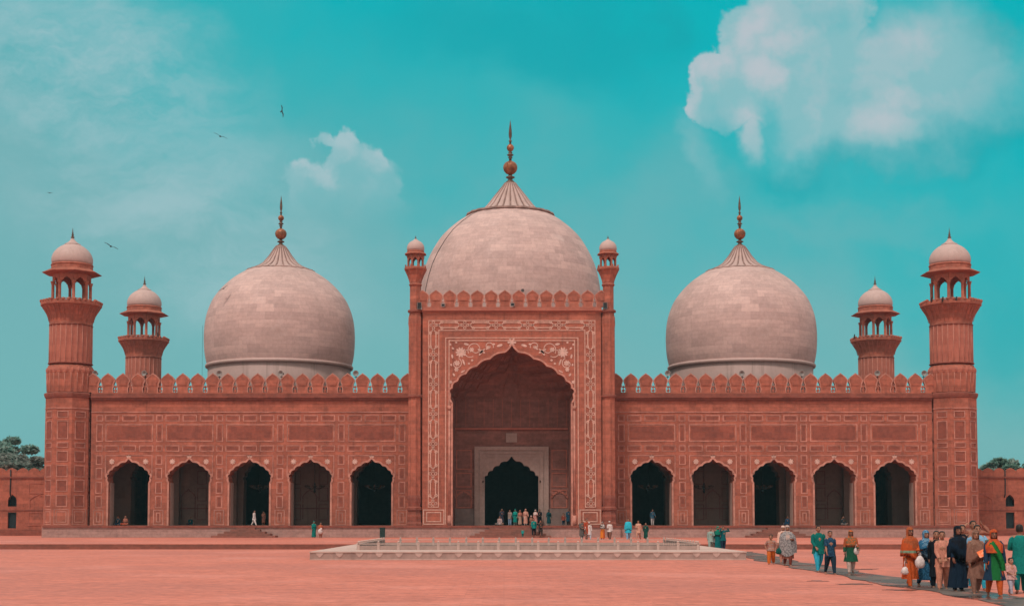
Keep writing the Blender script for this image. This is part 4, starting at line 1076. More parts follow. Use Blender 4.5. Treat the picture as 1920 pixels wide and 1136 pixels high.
wn3 = N(nt, 'ShaderNodeTexNoise'); wn3.inputs['Scale'].default_value = 42; wn3.inputs['Detail'].default_value = 5; wn3.inputs['Roughness'].default_value = .6; nt.links.new(UV, wn3.inputs['Vector'])
w3a = N(nt, 'ShaderNodeVectorMath'); w3a.operation = 'SUBTRACT'; nt.links.new(wn3.outputs[1], w3a.inputs[0]); w3a.inputs[1].default_value = (.5, .5, .5)
w3b = N(nt, 'ShaderNodeVectorMath'); w3b.operation = 'SCALE'; nt.links.new(w3a.outputs[0], w3b.inputs[0]); w3b.inputs[3].default_value = .032
w3c = N(nt, 'ShaderNodeVectorMath'); w3c.operation = 'ADD'; nt.links.new(UV, w3c.inputs[0]); nt.links.new(w3b.outputs[0], w3c.inputs[1]); W3 = w3c.outputs[0]
def ell(vec, px, py, rx, ry, soft0, soft1, rot=0):
    m_ = N(nt, 'ShaderNodeMapping'); m_.vector_type = 'TEXTURE'; m_.inputs['Location'].default_value = (U(px), V(py), 0); m_.inputs['Rotation'].default_value = (0, 0, rot); m_.inputs['Scale'].default_value = (rx / F * K, ry / F * K, 1)
    nt.links.new(vec, m_.inputs[0]); L = N(nt, 'ShaderNodeVectorMath'); L.operation = 'LENGTH'; nt.links.new(m_.outputs[0], L.inputs[0])
    return ramp(nt, L.outputs[1], soft1, soft0)      # 1 inside, 0 outside
def mx(*a):
    r_ = a[0]
    for b_ in a[1:]: r_ = math_(nt, 'MAXIMUM', r_, b_)
    return r_
DEEP = (0, .395, .44, 1); MID = (.036, .39, .425, 1); PALE = (.165, .385, .41, 1); WHITE = (.51, .51, .555, 1); CSH = (.25, .465, .50, 1)
# base gradient: deep teal high and to the right, paler low and to the left
n_b = noise(nt, UV, 5.5, 5, .55)
gv = math_(nt, 'ADD', math_(nt, 'MULTIPLY', v, -1.9), math_(nt, 'MULTIPLY', u, -.50))
gv = math_(nt, 'ADD', gv, math_(nt, 'MULTIPLY', math_(nt, 'SUBTRACT', n_b, .5), .55))
col = mixc(nt, ramp(nt, gv, -.66, -.46), DEEP, MID)
col = mixc(nt, ramp(nt, gv, -.52, -.22), col, PALE)
# thin veil on the left with streaks
mp = N(nt, 'ShaderNodeMapping'); mp.inputs['Rotation'].default_value = (0, 0, R(38)); mp.inputs['Scale'].default_value = (9, 22, 1); nt.links.new(W1, mp.inputs[0])
n_s = noise(nt, mp.outputs[0], 1.0, 8, .66)
veil = math_(nt, 'MULTIPLY', mx(ell(W2, 120, 120, 430, 190, .1, 1.15, R(-18)), math_(nt, 'MULTIPLY', ell(W2, 330, 380, 460, 230, .1, 1.2, R(-28)), .75)), ramp(nt, n_s, .30, .66, .12, 1.0))
col = mixc(nt, math_(nt, 'MULTIPLY', veil, .85), col, (.40, .52, .56, 1))
# darker clear bands
clear = mx(math_(nt, 'MULTIPLY', ell(W2, 1900, 640, 190, 170, .1, 1.3), .8), ell(W2, 1000, 60, 420, 120, .2, 1.1, R(-6)), ell(W2, 1800, 280, 330, 70, .2, 1.2, R(6)), ell(W2, 1560, 315, 260, 50, .2, 1.2), ell(W2, 1850, 80, 80, 50, .2, 1.2), ell(W2, 1255, 40, 70, 90, .2, 1.1))
col = mixc(nt, math_(nt, 'MULTIPLY', clear, .85), col, (.004, .345, .39, 1))
col = mixc(nt, math_(nt, 'MULTIPLY', mx(ell(W2, 1560, 415, 330, 60, .1, 1.3, R(-4)), ell(W2, 1280, 330, 110, 120, .1, 1.3)), .55), col, (.13, .39, .42, 1))
# cumulus: right
bil = noise(nt, W1, 24, 6, .55); bil2 = noise(nt, UV, 60, 4, .6)
n_l = N(nt, 'ShaderNodeVectorMath'); n_l.operation = 'ADD'; nt.links.new(W1, n_l.inputs[0]); n_l.inputs[1].default_value = (.012, -.014, 0)
bil_s = noise(nt, n_l.outputs[0], 24, 6, .55)
rel = ramp(nt, math_(nt, 'SUBTRACT', bil, bil_s), -.10, .12)
A1 = mx(ell(W3, 1352, 165, 70, 88, .84, 1.0), ell(W3, 1420, 85, 78, 92, .84, 1.0), ell(W3, 1478, 60, 92, 110, .84, 1.0), ell(W3, 1470, 150, 110, 110, .7, 1.05), ell(W3, 1540, 10, 110, 100, .8, 1.04), ell(W1, 1600, 145, 200, 125, .5, 1.12), ell(W1, 1740, 110, 150, 130, .2, 1.25), ell(W1, 1590, 225, 210, 58, .3, 1.2), ell(W1, 1402, 232, 30, 60, .3, 1.25), math_(nt, 'MULTIPLY', ell(W3, 1320, 285, 34, 100, .2, 1.3, R(20)), .4))
pocket = mx(ell(W1, 1345, 235, 40, 62, .1, 1.35), math_(nt, 'MULTIPLY', ell(W1, 1440, 215, 26, 46, .2, 1.3), .9), math_(nt, 'MULTIPLY', ell(W3, 1600, 170, 62, 36, .1, 1.3), .55), math_(nt, 'MULTIPLY', ell(W3, 1560, 25, 60, 40, .1, 1.3), .5))
A1 = math_(nt, 'MULTIPLY', A1, math_(nt, 'SUBTRACT', 1.0, math_(nt, 'MULTIPLY', pocket, .62)))
A2 = ell(W2, 1700, 200, 330, 150, .2, 1.15, R(10))
cshade = mixc(nt, rel, CSH, WHITE)
lit = mx(ell(W3, 1345, 110, 62, 42, .2, 1.15, R(38)), ell(W3, 1296, 160, 20, 70, .2, 1.4), ell(W3, 1420, 45, 34, 66, .2, 1.2, R(-30)), ell(W3, 1440, 130, 46, 52, .2, 1.15), math_(nt, 'MULTIPLY', ell(W1, 1400, 215, 26, 58, .1, 1.3), .85), ell(W3, 1490, 70, 62, 34, .2, 1.2, R(14)), math_(nt, 'MULTIPLY', ell(W3, 1670, 205, 90, 44, .1, 1.3, R(16)), .8), math_(nt, 'MULTIPLY', ell(W3, 1690, 60, 80, 50, .1, 1.3), .7))
ccol = mixc(nt, math_(nt, 'ADD', math_(nt, 'MULTIPLY', lit, .65), math_(nt, 'MULTIPLY', rel, .35)), CSH, WHITE)
col = mixc(nt, math_(nt, 'MULTIPLY', A2, ramp(nt, bil, .3, .65, .35, .85)), col, (.23, .445, .48, 1))
col = mixc(nt, math_(nt, 'MULTIPLY', A1, .93), col, ccol)
# cumulus: small one over the left dome
B1 = mx(ell(W3, 640, 345, 50, 110, .86, 1.0), ell(W3, 572, 380, 52, 92, .84, 1.02), ell(W3, 690, 360, 48, 92, .84, 1.02), ell(W3, 603, 262, 18, 22, .6, 1.05), ell(W3, 724, 365, 32, 74, .7, 1.15), ell(W2, 640, 420, 130, 110, .1, 1.25))
fadeB = math_(nt, 'MULTIPLY', ramp(nt, v, V(440), V(300)), ell(W1, 645, 300, 150, 190, .6, 1.1))
litB = mx(ell(W3, 640, 262, 52, 34, .2, 1.2), ell(W3, 570, 302, 45, 20, .2, 1.3, R(-25)), ell(W3, 715, 292, 46, 24, .2, 1.3, R(20)), ell(W3, 605, 330, 40, 18, .2, 1.3, R(-20)))
col = mixc(nt, math_(nt, 'MULTIPLY', math_(nt, 'MULTIPLY', B1, fadeB), .8), col, mixc(nt, math_(nt, 'ADD', math_(nt, 'MULTIPLY', litB, .6), math_(nt, 'MULTIPLY', rel, .3)), (.21, .44, .475, 1), (.46, .53, .57, 1)))
# bright hazy deck added overhead and behind, out of the frame, as neutral fill light
n_o = noise(nt, tc.outputs['Generated'], 2.2, 6, .6)
over = math_(nt, 'MULTIPLY', ramp(nt, v, .42, .75), ramp(nt, n_o, .25, .6))
behind = ramp(nt, sx.outputs[1], .15, -.25)
over = mx(over, math_(nt, 'MULTIPLY', behind, ramp(nt, n_o, .25, .6, .5, .95)))
col = mixc(nt, over, col, (1.0, .84, .77, 1))
nis = N(nt, 'ShaderNodeVectorMath'); nis.operation = 'MULTIPLY'; nt.links.new(sky.outputs[0], nis.inputs[0]); nis.inputs[1].default_value = (.006, .14, .10)
# the Nishita sky gives the low-level blue-green glow; clouds and haze come on top
tot = N(nt, 'ShaderNodeVectorMath'); tot.operation = 'SCALE'; nt.links.new(col, tot.inputs[0]); tot.inputs[3].default_value = 10.0
add = N(nt, 'ShaderNodeVectorMath'); add.operation = 'ADD'; nt.links.new(tot.outputs[0], add.inputs[0]); nt.links.new(nis.outputs[0], add.inputs[1])
nt.links.new(add.outputs[0], bg.inputs['Color']); bg.inputs['Strength'].default_value = .1
scn.view_settings.view_transform = 'Standard'; scn.view_settings.look = 'None'; scn.view_settings.exposure = 0; scn.view_settings.gamma = 1
# thin air over the court
hm = bpy.data.materials.new('haze'); hm.use_nodes = True; hn = hm.node_tree; hn.nodes.remove(hn.nodes['Principled BSDF'])
pv = hn.nodes.new('ShaderNodeVolumePrincipled'); pv.inputs['Color'].default_value = (.45, .90, 1.0, 1); pv.inputs['Density'].default_value = .00017; pv.inputs['Anisotropy'].default_value = 0
hn.links.new(pv.outputs[0], hn.nodes['Material Output'].inputs['Volume'])
hz = obj('haze', MB().box(-620, 620, -100, 640, -1.8, 52), hm); hz['kind'] = 'stuff'
scn.cycles.use_denoising = True
scn.cycles.max_bounces = 6; scn.cycles.diffuse_bounces = 4
# ------------------------------------------------------------------ people
SKIN = [plain('skin_tan', (.30, .135, .085), .6, .1, 8), plain('skin_brown', (.20, .085, .055), .6, .1, 8), plain('skin_light', (.38, .18, .125), .6, .1, 8)]
EYE = plain('eye_dark', (.015, .010, .008), .4, .1, 8); LIP = plain('lip', (.20, .06, .05), .5, .1, 8)
HAIRM = plain('black_hair', (.012, .009, .008), .5, .3, 20)
BODIES = []
prnd = random.Random(21)
POSES = [((.25, .10, .3, 0), (-.28, .12, .25, 0)), ((-.25, .12, .2, 0), (.35, .12, .45, .1)), ((.05, .14, 1.35, .7), (-.15, .14, .25, 0)), ((.2, .10, .9, .6), (.2, .10, .9, .6)), ((-.1, .12, .2, 0), (.1, .2, 1.5, .5)), ((.1, .16, .15, 0), (-.1, .2, .3, 0))]
def person(label, px, head, foot, zg=0.0, Y=None, face=0.0, legs=((.28, .05), (-.22, .25)), arms=None, skin=0, hair='short', haircol=None,
           cap=None, scarf=None, kam=None, klen=.32, flare=.135, sleeve=None, trs=None, baggy=.055, shawl=None, shawl_len=.42, dup=None, kid=False, female=False, sit=False, lean=0.0, group='visitors walking in the courtyard', wide=1.0, fingers=True):
    k0 = (foot - 975.0)
    if Y is None: Y = (H - zg) * F / k0
    if face == 0: face = prnd.uniform(-.45, .45)
    if arms is None: arms = prnd.choice(POSES)
    if Y > 129 and group == 'visitors at the portal doorway': Y += prnd.uniform(-.9, .7)
    X, _ = P(px, foot, Y); hgt = Z(head, Y) - zg
    if sit: hgt = sit
    root = thing('person', label, 'person', (X, Y, zg), group, face)
    s = hgt; hs = 1.28 if kid else 1.0
    V3 = lambda x, y, z: Vector((x, y, z))
    J = {}
    hipz = .50; shz = .81 - (.035 if kid else 0)
    for i, sx_ in ((0, -1), (1, 1)):
        sw, bd = legs[i]
        hip = V3(sx_ * .052, 0, hipz)
        if sit:
            hip = V3(sx_ * .055, 0, .075); kn = hip + V3(sx_ * .17, -.15, .03); an = kn + V3(-sx_ * .20, -.04, -.055)
        else:
            kn = hip + .232 * V3(sx_ * .03, -sin(sw), -cos(sw)); an = kn + .225 * V3(sx_ * .0, sin(bd - sw), -cos(bd - sw))
        J['hip', i], J['kn', i], J['an', i] = hip, kn, an
    dz = (.04 - min(J['an', 0].z, J['an', 1].z)) if not sit else 0.0
    up = -.425 if sit else dz
    for key in list(J):
        if not sit: J[key] = J[key] + V3(0, 0, dz)
    def T(x, y, z):      # torso space -> leaned and lowered
        zz = z - .5; return V3(x, y * 1 - sin(lean) * zz, .5 + cos(lean) * zz + up)
    for i, sx_ in ((0, -1), (1, 1)):
        pt, ab, el, inw = arms[i]
        S = T(sx_ * .105 * wide, 0, shz)
        d1 = V3(sx_ * sin(ab), -sin(pt) * cos(ab), -cos(pt) * cos(ab))
        E = S + .165 * d1
        p2 = pt + el
        d2 = V3(sx_ * sin(ab * .4) * cos(inw) - sx_ * sin(inw), -sin(p2) * cos(inw), -cos(p2) * cos(inw)).normalized()
        W_ = E + .145 * d2
        J['S', i], J['E', i], J['W', i], J['d', i] = S, E, W_, d2
    hc = T(0, -.012, .93 - (.01 if kid else 0)) if not kid else T(0, -.012, .905)
    # --- body: overlapping solids fused into one skin by a voxel remesh
    b = MB()
    b.ball(tuple(T(0, 0, .515)), (.088 * wide, .066, .07), 12, 8); b.capsule(T(0, 0, .56), T(0, -.005, .72), .074, .085, 12); b.ball(tuple(T(0, -.004, .73)), (.10 * wide, .066, .10), 12, 8)
    b.capsule(T(-.075 * wide, 0, shz - .005), T(.075 * wide, 0, shz - .005), .042, .042, 10); b.capsule(T(0, .005, shz), hc + V3(0, .01, -.04), .036, .031, 10)
    h_ = hs
    b.ball(tuple(hc), (.046 * h_, .056 * h_, .064 * h_), 16, 12); b.ball(tuple(hc + V3(0, -.018 * h_, -.034 * h_)), (.034 * h_, .036 * h_, .034 * h_), 12, 8)
    b.capsule(hc + V3(0, -.052 * h_, .008 * h_), hc + V3(0, -.064 * h_, -.016 * h_), .007 * h_, .011 * h_, 8); b.ball(tuple(hc + V3(0, -.050 * h_, -.044 * h_)), (.014 * h_, .009 * h_, .008 * h_), 8, 6)
    for q in (-1, 1): b.ball(tuple(hc + V3(q * .047 * h_, .004, -.006)), (.010 * h_, .014 * h_, .022 * h_), 8, 6)
    for i, sx_ in ((0, -1), (1, 1)):
        S, E, W_, d2 = J['S', i], J['E', i], J['W', i], J['d', i]
        b.capsule(S, E, .032, .025, 10); b.capsule(E, W_, .025, .017, 10)
        side = d2.cross(V3(0, 0, 1)) if abs(d2.z) < .8 else V3(0, 1, 0)
        side = (side - d2 * side.dot(d2)).normalized(); nrm = d2.cross(side).normalized() * sx_
        pc = W_ + d2 * .032
        for q in (-1, 0, 1): b.capsule(W_ + d2 * .008 + side * q * .010, W_ + d2 * .052 + side * q * .015, .0105, .010, 7)
        if fingers:
            for q, L in ((-1.5, .036), (-.5, .045), (.5, .042), (1.5, .031)):
                k_ = W_ + d2 * .055 + side * q * .0125; m_ = k_ + (d2 * .85 + nrm * -.35 + side * q * .05).normalized() * L * .55; e_ = m_ + (d2 * .55 - nrm * .8).normalized() * L * .5
                b.capsule(k_, m_, .0062, .0058, 6); b.capsule(m_, e_, .0058, .005, 6)
            th = W_ + d2 * .018 - side * .018; b.capsule(th, th - side * .018 + d2 * .022, .0075, .0065, 6); b.capsule(th - side * .018 + d2 * .022, th - side * .016 + d2 * .042 - nrm * .006, .0062, .0052, 6)
        hip, kn, an = J['hip', i], J['kn', i], J['an', i]
        b.capsule(hip, kn, .056, .036, 10); b.capsule(kn, an, .036, .021, 10)
        fd = V3(sx_ * .12, -1, 0).normalized(); fz = V3(0, 0, -.022) if not sit else V3(0, 0, -.005)
        tip = .0 if an.z < .06 else -.03
        b.capsule(an + fz + V3(0, .012, 0), an + fz + fd * .05 + V3(0, 0, tip * .6 - .004), .019, .020, 8); b.capsule(an + fz + fd * .05 + V3(0, 0, tip * .6 - .006), an + fz + fd * .095 + V3(0, 0, tip - .008), .019, .012, 8)
    loc = ORG[root.name]
    def put(name, mb, mat, parent=root):
        me = [(p[0] * s + loc[0], p[1] * s + loc[1], p[2] * s + loc[2]) for p in mb.v]; mb.v = me
        return obj(name, mb, mat, parent, loc)
    bo = put('body', b, [SKIN[skin], EYE, LIP])
    BODIES.append((bo, hc * s, h_ * s, max(.0085, .0052 * s) if fingers else .012))
    # --- clothes
    ph = random.uniform(0, 6)
    def loft(rings, n=26, fold=None, skip=None):
        m_ = MB()
        for ri, (c, rx, ry) in enumerate(rings):
            f = fold[ri] if fold else 0
            for k in range(n):
                a = 2 * PI * k / n - PI / 2; rr = 1 + f * (sin(a * 7 + ph) * .6 + sin(a * 11 + ph * 2) * .4)
                m_.v.append((c[0] + rx * rr * cos(a), c[1] + ry * rr * sin(a), c[2]))
        for ri in range(len(rings) - 1):
            for k in range(n):
                if skip and skip(ri, k, n): continue
                m_.sm.add(len(m_.f)); m_.f.append([ri * n + k, ri * n + (k + 1) % n, (ri + 1) * n + (k + 1) % n, (ri + 1) * n + k])
        return m_
    if trs:
        t = MB()
        wb = lambda k, i: 1 + .06 * sin(k * 2.1 + i * 1.7 + ph)
        for i in (0, 1):
            hip, kn, an = J['hip', i], J['kn', i], J['an', i]
            t.tube([hip + V3(0, 0, .04), hip, (hip + kn) / 2, kn, (kn + an) / 2, an + V3(0, 0, .012), an - V3(0, 0, .004)], [.06, .066, .060 + baggy * .12, .046 + baggy * .15, .034 + baggy * .16, .024 + baggy * .14, .025 + baggy * .14], 14, False, True, wb)
        t.ball(tuple(T(0, 0, .515)), (.095 * wide, .073, .07), 12, 8)
        put('trousers', t, trs)
    if kam:
        legmid = lambda z: ((J['kn', 0] + J['kn', 1]) / 2).y * min(1, max(0, (.52 - z) / .25)) * .5
        zs = [.845, .832, .80, .72, .62, .54]; rs = [(.040, .040), (.078 * wide, .050), (.118 * wide, .066), (.112 * wide, .084), (.102 * wide, .084), (.110 * wide, .086)]
        if kid: zs = [z - .035 for z in zs]
        n_ = 6
        for j in range(1, n_ + 1):
            f = j / n_; zs.append(.54 + (klen - .54) * f); rs.append((.110 * wide + (flare - .110 * wide) * f, .086 + (flare * .86 - .086) * f))
        if sit:
            zs = [z for z in zs if z > .5] + [.49, .44]; rs = rs[:6] + [(.17, .17), (.20, .19)]
        rings = [(T(0, legmid(z) if not sit else (-.05 if z < .5 else 0), z), a, b_) for z, (a, b_) in zip(zs, rs)]
        m_ = loft(rings, 30, [0, 0, 0, .01, .015, .02] + [.03 + .09 * j / 6 for j in range(1, 7)])
        sl_ = sleeve if sleeve is not None else 1.0
        for i in (0, 1):
            S, E, W_ = J['S', i], J['E', i], J['W', i]
            ins = V3(-(1 if i else -1) * .035, 0, .004); pts = [S + ins, S + ins * .35 + V3(0, 0, -.004), S + (E - S) * .2, (S + E) / 2, E, (E + W_) / 2, W_]; rr = [.026, .038, .041, .039, .036, .032, .029]
            if sl_ < .6: pts = pts[:5]; rr = [.026, .038, .043, .043, .044]
            m_.tube(pts, rr, 12, False, True, lambda k, i_: 1 + .06 * sin(k * 1.9 + i_ * 2.3 + ph))
        put('tunic', m_, kam)
    hr = lambda z, x, y, yo=0.0: (hc + V3(0, yo * h_, z * h_), x * h_, y * h_)
    if hair in ('short', 'long'):
        rings = [hr(.072, .004, .006, .006), hr(.068, .026, .032, .006), hr(.054, .042, .052, .006), hr(.034, .0505, .061, .005), hr(.012, .0525, .063, .006), hr(-.012, .052, .060, .008), hr(-.036, .047, .050, .014)]
        if hair == 'long': rings += [hr(-.07, .052, .040, .028), hr(-.12, .060, .036, .036), hr(-.19, .058, .030, .040), hr(-.24, .04, .02, .042)]
        m_ = loft(rings, 24, None, lambda ri, k, n: (ri >= 2 and min(k, n - k - 1) < 4) or (ri >= 4 and min(k, n - k - 1) < (6 if ri < 6 else 7)))
        put('hair', m_, haircol or HAIRM)
    if cap:
        m_ = loft([hr(.075, .004, .006, .004), hr(.073, .034, .042, .004), hr(.060, .048, .058, .004), hr(.030, .0525, .0635, .004)], 20); put('cap', m_, cap)
    if scarf:
        rings = [hr(.078, .004, .006, .004), hr(.072, .030, .036, .006), hr(.056, .048, .056, .006), hr(.030, .056, .067, .006), hr(0, .057, .068, .008), hr(-.035, .055, .063, .010), hr(-.066, .056, .056, .012), hr(-.095, .074, .062, .01), hr(-.118, .105, .074, .008), hr(-.15, .130, .086, .004), hr(-.215, .130, .098, 0), hr(-.27, .122, .104, -.004)]
        m_ = loft(rings, 28, [0, 0, 0, .01, .015, .02, .02, .03, .04, .04, .05, .06], lambda ri, k, n: 3 <= ri <= 5 and min(k, n - k - 1) < 4)
        put('headscarf', m_, scarf)
    if shawl:
        zs = [.85, .83, .79, .70, .60, .5, shawl_len]; rs = [(.05, .05), (.095, .062), (.137, .085), (.160, .108), (.170, .122), (.174, .128), (.168, .128)]
        m_ = loft([(T(0, -.005, z), a * wide, b_) for z, (a, b_) in zip(zs, rs)], 34, [.01, .02, .03, .05, .07, .09, .11])
        m_.v = [(x, y, z - (.06 * sin(q % 34 * 2 * PI / 34 + ph) + .025 * sin(q % 34 * 6 * PI / 34 + ph)) * max(0, (q // 34 - 2) / 4)) for q, (x, y, z) in enumerate(m_.v)]; put('shawl', m_, shawl)
    if dup:      # long scarf hanging over one shoulder and across the chest
        m_ = MB(); pts = []
        for x, y, z in ((-.09, .09, .55), (-.10, .085, .72), (-.085, .02, .853), (-.055, -.075, .80), (0, -.10, .72), (.06, -.108, .62), (.105, -.10, .52), (.12, -.09, .40)): pts.append(T(x * wide, y, z))
        wv_ = [V3(.045, 0, .02), V3(.045, 0, .02), V3(.042, 0, .012), V3(.036, 0, .03), V3(.034, 0, .036), V3(.034, 0, .036), V3(.036, 0, .02), V3(.042, 0, .0)]
        for p, w_ in zip(pts, wv_): m_.v += [tuple(p - w_ * 1.0), tuple(p + V3(0, -.012, 0)), tuple(p + w_ * 1.0), tuple(p + V3(0, .012, 0))]
        for i in range(len(pts) - 1):
            for k in range(4): m_.sm.add(len(m_.f)); m_.f.append([i * 4 + k, i * 4 + (k + 1) % 4, i * 4 + 4 + (k + 1) % 4, i * 4 + 4 + k])
        put('sash', m_, dup)
    return root, J, s, loc

ORANGE, RUST, PEACH, TEAL, CYAN, NAVY, BLACK = (.45, .08, .02), (.33, .055, .025), (.50, .21, .155), (.004, .11, .105), (.03, .33, .46), (.012, .03, .06), (.008, .010, .016)
WHITEC, GREY, BROWN, MINT, GREEN, BLUE, TAUPE, LBLUE = (.58, .48, .46), (.17, .15, .15), (.17, .072, .052), (.26, .33, .30), (.008, .095, .04), (.02, .085, .17), (.20, .10, .075), (.19, .36, .52)
c = cloth
G1 = 'visitors walking along the runner mat'
WALK = ((.30, .10), (-.24, .30)); WALK2 = ((-.24, .30), (.30, .10)); STAND = ((.03, .02), (-.03, .02))
# --- near group
p1 = person('woman in an orange robe with green banded shawl carrying white bags', 1707, 986, 1100, face=R(12), legs=WALK, kam=c(ORANGE), klen=.16, flare=.135, trs=c(ORANGE), scarf=c((.30, .075, .03)), shawl=c((.40, .07, .02), (.17, .25, .17), .97, 'band'), shawl_len=.56, hair=None, female=True, wide=.88, skin=1, group=G1, arms=((.1, .10, .15, 0), (.3, .1, .9, .4)))
person('woman in blue patterned dress and blue headscarf with hand raised to her chest', 1737, 992, 1099, face=R(10), legs=WALK2, kam=c((.014, .06, .12), (.03, .13, .24), 26, 'print'), klen=.14, flare=.15, trs=c(NAVY), scarf=c((.02, .12, .24), (.16, .28, .38), 26, 'print'), shawl=c((.02, .08, .17), (.14, .24, .34), 24, 'print'), shawl_len=.60, hair=None, female=True, wide=.9, group=G1, arms=((.5, .25, 1.5, .7), (.1, .1, .4, 0)))
person('long dark haired girl half hidden behind the boy in peach', 1757, 994, 1092, Y=38.6, face=R(-10), legs=STAND, kam=c(BLACK), klen=.2, trs=c(BLACK), hair='long', female=True, wide=.9, group=G1)
person('boy in a peach tunic and trousers walking in front of the group', 1768, 993, 1104, face=R(-14), legs=WALK, kam=c(PEACH), klen=.40, flare=.125, trs=c((.47, .19, .13)), hair='short', wide=.82, group=G1, arms=((.2, .06, .5, .3), (.2, .06, .5, .35)))
person('woman in a long black gown and black headscarf', 1797, 985, 1108, face=R(8), legs=STAND, kam=c((.007, .017, .034)), klen=.07, flare=.150, trs=c(BLACK), scarf=c(BLACK), shawl=c((.006, .014, .028)), shawl_len=.66, hair=None, female=True, wide=.9, skin=1, group=G1, arms=((.12, .10, .35, 0), (.05, .12, .25, 0)))
person('person in black just behind the woman in the black gown', 1806, 983, 1098, Y=40.5, legs=STAND, kam=c(BLACK), klen=.3, trs=c(BLACK), hair='short', group=G1, wide=.85)
person('man at the back with tan arms raised behind his neck', 1826, 975, 1098, Y=41.2, legs=STAND, kam=c((.30, .12, .085)), klen=.42, sleeve=1, trs=c(BROWN), hair='short', group=G1, arms=((1.5, 1.05, 1.9, .9), (1.5, 1.05, 1.9, .9)))
person('tall man in a pale blue tunic and bright blue trousers', 1834, 981, 1106, Y=37.4, legs=WALK2, kam=c(LBLUE), klen=.36, trs=c(CYAN), hair='short', wide=1.02, group=G1)
pw_ = person('woman in a taupe dress and wrapped shawl holding an orange leaflet', 1831, 992, 1112, face=R(-6), legs=WALK, kam=c(TAUPE), klen=.26, flare=.14, trs=c(TAUPE), scarf=c((.21, .115, .085), (.15, .075, .055), 9, 'print'), shawl=c((.20, .10, .075)), shawl_len=.60, hair=None, female=True, wide=.88, skin=0, group=G1, arms=((.05, .06, .25, .0), (.35, .18, 1.25, .35)))
person('woman in orange with a green and navy dress and trailing dupatta', 1865, 990, 1117, face=R(-8), legs=WALK2, kam=c((.01, .11, .03), NAVY, .8, 'vert'), klen=.26, flare=.16, trs=c(ORANGE), scarf=c(ORANGE, RUST, 12, 'print'), dup=c((.01, .13, .03)), hair='long', female=True, wide=.88, skin=1, group=G1, arms=((.1, .15, .2, 0), (.05, .22, .15, 0)))
person('small child in a pale pink shirt and light trousers', 1896, 1043, 1113, face=R(14), legs=WALK, kam=c((.52, .28, .26)), klen=.42, flare=.16, sleeve=.4, trs=c((.34, .33, .40)), hair='short', kid=True, skin=2, group=G1)
person('man in a long teal outfit seen from behind at the right edge', 1914, 980, 1111, face=R(165), legs=WALK, kam=c((.008, .17, .15)), klen=.30, flare=.14, trs=c((.006, .12, .115)), hair='short', wide=.98, group=G1)
# --- middle group
person('small boy in orange trousers with his hands on his hips', 1446, 1000, 1057, legs=WALK, kam=c((.27, .20, .19), (.36, .12, .07), 30, 'print'), klen=.46, flare=.14, sleeve=.4, trs=c((.48, .11, .02)), baggy=.16, hair='short', kid=True, group=G1, arms=((-.1, .55, .6, .5), (-.1, .55, .6, .5)))
ps = person('woman wrapped in a large grey patterned shawl', 1477, 983, 1060, face=R(-8), legs=WALK2, kam=c((.20, .07, .05)), klen=.20, flare=.14, trs=c((.15, .035, .025)), scarf=c((.50, .33, .28), (.36, .27, .25), 14, 'print'), shawl=c((.15, .14, .145), (.30, .27, .27), 20, 'print'), shawl_len=.33, hair=None, female=True, wide=1.2, group=G1)
person('peach clad woman half hidden behind the grey shawl', 1469, 985, 1056, Y=61, legs=STAND, kam=c((.60, .34, .27)), klen=.25, trs=c(PEACH), scarf=c((.6, .38, .32)), hair=None, female=True, group=G1)
person('man in a dark teal tunic over bright blue trousers', 1535, 983, 1071, face=R(8), legs=WALK, kam=c((.004, .12, .105)), klen=.40, flare=.13, trs=c(CYAN), hair='short', wide=1.08, group=G1, arms=((.1, .15, .7, .3), (-.1, .14, .2, 0)))
person('boy in a navy shirt and dark jeans beside the teal man', 1557, 993, 1076, face=R(4), legs=WALK2, kam=c(NAVY, (.02, .07, .13), 30, 'print'), klen=.42, flare=.118, sleeve=.4, trs=c((.012, .028, .045)), hair='short', wide=.88, group=G1)
person('woman in an orange headscarf and green skirted dress carrying a white purse', 1596, 992, 1074, face=R(-6), legs=WALK, kam=c((.30, .07, .03), (.012, .07, .04), .92, 'hem'), klen=.29, flare=.16, trs=c((.47, .33, .29)), scarf=c((.46, .10, .03), (.16, .10, .05), 18, 'print'), hair=None, female=True, wide=1.02, skin=1, group=G1, arms=((.05, .2, .3, 0), (.15, .16, .9, .0)))
# --- beside the tank
G2 = 'visitors standing beside the ablution tank'
person('man in a pale mint suit walking beside the tank corner', 1333, 988, 1031.5, Y=85.5, legs=WALK, kam=c(MINT), klen=.40, trs=c(MINT), hair='short', group=G2, fingers=False)
person('person mostly hidden behind the man in pale mint', 1340, 989.5, 1031, Y=87, legs=STAND, kam=c(GREY), klen=.35, trs=c(BROWN), hair='short', group=G2, fingers=False)
person('woman in a dark green top and long teal skirt beside the tank', 1346, 986, 1031.5, Y=85.5, legs=STAND, kam=c((.005, .045, .045), (.004, .12, .13), .85, 'hem'), klen=.05, flare=.15, trs=c(TEAL), scarf=c((.006, .16, .11)), hair=None, female=True, group=G2, fingers=False)
person('boy in blue green shirt with both arms raised to his eyes', 1356, 986, 1031.5, Y=85, legs=STAND, kam=c((.006, .09, .10)), klen=.42, trs=c(NAVY), hair='short', group=G2, arms=((1.5, .8, 1.7, .8), (1.5, .8, 1.7, .8)), fingers=False)
